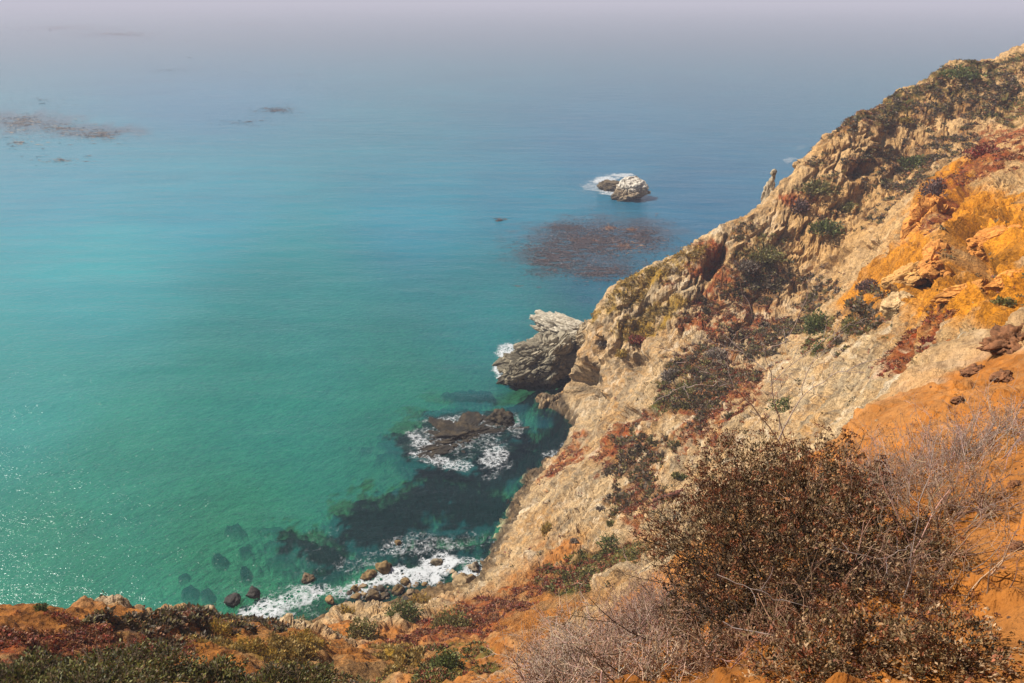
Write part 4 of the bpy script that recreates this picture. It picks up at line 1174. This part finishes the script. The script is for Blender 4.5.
# ------------------------------------------------------------------ foam on the water
def wave_z(x, y):
    q = np.stack([x, y, np.zeros_like(x)], -1).astype(np.float32)
    rr = np.hypot(x, y)
    return 0.16 * fbm(q * np.array([.45, 1, 1]), 9.0, 2, 0.5, 300) * sstep(25, 60, rr) * (1 - sstep(300, 700, rr))
def mat_foam():
    M = NT("foam")
    a = M.n("Attribute", attribute_name="dens").outputs["Fac"]
    pos = M.n("NewGeometry").outputs["Position"]
    # thin webs of bubbles: ridges of two noises, opened up where the foam is dense
    wv = M.n("TexNoise", i_Scale=.9, i_Detail=3.0); M.l(pos, wv.inputs["Vector"])
    vm = M.n("VectorMath", operation='MULTIPLY_ADD'); M.l(wv.outputs["Color"], vm.inputs[0]); vm.inputs[1].default_value = (1.4, 1.4, 1.4); M.l(pos, vm.inputs[2])
    def web(scale):
        v = M.n("TexVoronoi", feature='DISTANCE_TO_EDGE', i_Scale=scale); M.l(vm.outputs[0], v.inputs["Vector"])
        return v.outputs["Distance"]
    w1 = M.math('MULTIPLY', web(.75), 1.5); w2 = M.math('MULTIPLY', web(2.1), 1.3)
    wmin = M.math('MINIMUM', w1, w2)
    n = M.noise(1.6, 6, .75, pos)
    h = M.math('ADD', M.math('MULTIPLY', wmin, 1.5), M.math('MULTIPLY', n, 1.25))
    k = M.math('SUBTRACT', M.math('MULTIPLY', a, .66), M.math('ADD', h, -.36))
    al = M.math('MULTIPLY', k, 2.0, True)
    al = M.math('MULTIPLY', al, .88)
    d = M.n("BsdfDiffuse"); d.inputs[0].default_value = (.58, .60, .61, 1)
    M.l(M.bump(M.noise(5, 4, .6, pos), .6, .08), d.inputs["Normal"])
    t = M.n("BsdfTransparent"); mx = M.n("MixShader"); M.l(al, mx.inputs[0]); M.l(t.outputs[0], mx.inputs[1]); M.l(d.outputs[0], mx.inputs[2])
    M.l(mx.outputs[0], M.out.inputs["Surface"]); M.t.nodes.remove(M.b)
    return M.m
M_FOAM = mat_foam()
def foam_sheet(name, pxs, res, label_kind="stuff"):
    """pxs: soft ellipses (px,py,a,b,angle,density) on the sea"""
    fr = []
    for px, py, a, b, ang, dn in pxs:
        ca, sa_ = math.cos(math.radians(ang)), math.sin(math.radians(ang))
        c = np.array(at(px, py, z=0))[:2]; e1 = np.array(at(px + ca * a, py - sa_ * a, z=0))[:2] - c; e2 = np.array(at(px + sa_ * b, py + ca * b, z=0))[:2] - c
        fr.append((c, np.linalg.inv(np.array([e1, e2]).T), dn, max(np.linalg.norm(e1), np.linalg.norm(e2)) * 1.7))
    x0 = min(c[0] - L for c, _, _, L in fr); x1 = max(c[0] + L for c, _, _, L in fr)
    y0 = min(c[1] - L for c, _, _, L in fr); y1 = max(c[1] + L for c, _, _, L in fr)
    xs = np.arange(x0, x1, res); ys = np.arange(y0, y1, res)
    gx, gy = np.meshgrid(xs, ys, indexing='ij'); q = np.stack([gx.ravel(), gy.ravel()], -1)
    q3 = np.c_[q, np.zeros(len(q))].astype(np.float32)
    wv = fbm(q3, 3.5, 3, .6, 700)
    den = np.zeros(len(q))
    for c, M_, dn, L in fr:
        dd = np.sqrt((((q - c) @ M_.T) ** 2).sum(1)) + wv * .45
        den = np.maximum(den, dn * (1 - sstep(.45, 1.25, dd)))
    keep = den > .03
    idx = np.arange(len(q)).reshape(gx.shape)
    F = np.stack([idx[:-1, :-1], idx[1:, :-1], idx[1:, 1:], idx[:-1, 1:]], -1).reshape(-1, 4)
    F = F[keep[F].all(1)]
    used, inv = np.unique(F, return_inverse=True)
    V = np.c_[q[used], wave_z(q[used, 0], q[used, 1]) + .05 + .10 * den[used] * np.maximum(wv[used] + .3, 0)]
    o = mesh_np(name, V, inv.reshape(F.shape), M_FOAM)
    at_ = o.data.attributes.new("dens", 'FLOAT', 'POINT'); at_.data.foreach_set("value", den[used].astype(np.float32))
    tag(o, kind="stuff")
foam_sheet("sea_foam", [
    (400, 577, 66, 14, 12, 1.25), (440, 566, 44, 12, 8, 1.3), (468, 573, 18, 12, 0, 1.25), (350, 590, 34, 10, 18, .95), (300, 600, 34, 14, 20, 1.0), (265, 612, 34, 12, 10, 1.15), (290, 606, 60, 24, 10, .62),
    (395, 548, 20, 14, 0, .72), (430, 545, 50, 18, 5, .66), (360, 565, 40, 14, 10, .55), (300, 570, 34, 20, 0, .42), (325, 540, 26, 20, 0, .36), (470, 540, 30, 16, 0, .5), (240, 590, 40, 16, 0, .4),
    (330, 560, 60, 40, 0, .33)], .16)
foam_sheet("sea_foam", [
    (462, 436, 64, 30, 5, .66), (420, 442, 22, 9, -30, .95), (445, 462, 40, 8, -12, .92), (492, 458, 20, 12, 30, .95), (515, 425, 10, 20, 0, .72), (455, 422, 30, 8, 0, .85), (478, 418, 14, 5, 0, .9), (500, 470, 24, 8, 30, .6), (468, 448, 20, 6, 0, .6)], .16)
foam_sheet("sea_foam", [(510, 356, 13, 18, 40, 1.3), (501, 370, 9, 16, 0, 1.2), (518, 346, 14, 8, 30, .6), (552, 455, 12, 7, 0, .75), (565, 446, 10, 6, 30, .6)], .16)
foam_sheet("sea_foam", [(606, 180, 14, 6, 0, 1.3), (612, 192, 20, 4, 0, 1.1), (622, 176, 14, 4, 0, 1.2), (600, 186, 24, 9, 0, .85), (790, 160, 8, 4, 20, .8), (800, 148, 8, 3, 20, .6)], .35)

# ------------------------------------------------------------------ kelp at the surface
def kelp(name, ell_list, n, size, cols, seed, zr=(-.25, .05), asp=.3, clump=1.0):
    r = np.random.default_rng(seed)
    pts = []
    for px, py, a, b, wt in ell_list:
        m = int(n * wt)
        c = np.array(at(px, py, z=0))[:2]; e1 = np.array(at(px + a, py, z=0))[:2] - c; e2 = np.array(at(px, py + b, z=0))[:2] - c
        t = r.uniform(0, 2 * np.pi, m); rr = np.minimum(np.abs(r.normal(0, .52, m)), 1.5) * (1 + .25 * np.sin(3 * t + px) + .15 * np.sin(7 * t))
        pts.append(c + (rr * np.cos(t))[:, None] * e1 + (rr * np.sin(t))[:, None] * e2)
    p = np.concatenate(pts); dist = np.hypot(p[:, 0], p[:, 1])
    q3 = np.c_[p * np.array([.4, 1]), np.zeros(len(p))].astype(np.float32)
    keep = (fbm(q3, 5.0 * size / .5, 3, .6, seed) + r.uniform(-.25, .25, len(p))) > (-.15 * clump)
    p = p[keep]; m = len(p)
    z = r.uniform(zr[0], zr[1], m)
    ang = r.normal(0, .45, m) + .12
    d = np.stack([np.cos(ang), np.sin(ang), r.normal(0, .05, m)], -1); s_ = np.stack([-np.sin(ang), np.cos(ang), r.normal(0, .08, m)], -1)
    sz = size * r.lognormal(0, .5, m)
    cen = np.c_[p, z + wave_z(p[:, 0], p[:, 1])]
    V, F = quads(cen, d * sz[:, None], s_ * (sz * asp * r.uniform(.5, 1.5, m))[:, None] * 1.8)
    V[:, 2] += r.normal(0, .03, len(V))
    o = mesh_np(name, V, F, M_KELP, None, rep4(pick(cols, m, r)), smooth=False)
    tag(o, kind="stuff")
kelp("kelp_bed", [(590, 242, 62, 22, .42), (555, 258, 36, 18, .2), (640, 236, 36, 16, .12), (600, 272, 34, 10, .1), (565, 228, 26, 8, .06)], 80000, .17,
     [(.10, .08, .085), (.08, .065, .075), (.13, .085, .07), (.065, .07, .085)], 801, (.0, .09))
kelp("kelp_bed", [(625, 246, 26, 6, .4), (610, 228, 8, 3, .2), (632, 230, 7, 3, .2), (590, 240, 40, 5, .2)], 4200, .17, [(.22, .09, .05), (.17, .08, .055), (.3, .18, .1)], 802, (.0, .09))
kelp("kelp_bed", [(22, 122, 34, 12, .4), (98, 134, 34, 7, .3), (60, 128, 60, 10, .2), (20, 142, 30, 8, .05), (60, 160, 40, 5, .03)], 6500, .5, [(.07, .05, .04), (.13, .09, .06), (.04, .035, .035), (.26, .19, .12)], 803, (.0, .14))
kelp("kelp_bed", [(275, 110, 28, 5, .45), (250, 122, 50, 8, .12), (170, 70, 60, 6, .2), (40, 100, 70, 8, .1), (300, 74, 60, 5, .06), (500, 220, 6, 2, .02)], 2200, .55, [(.06, .045, .04), (.05, .04, .04), (.11, .08, .06)], 804, (.0, .12))
kelp("kelp_bed", [(60, 28, 120, 12, .6), (120, 34, 70, 6, .25), (250, 24, 90, 6, .15)], 9000, 1.6, [(.17, .10, .09), (.12, .08, .07)], 805, (.0, .16))
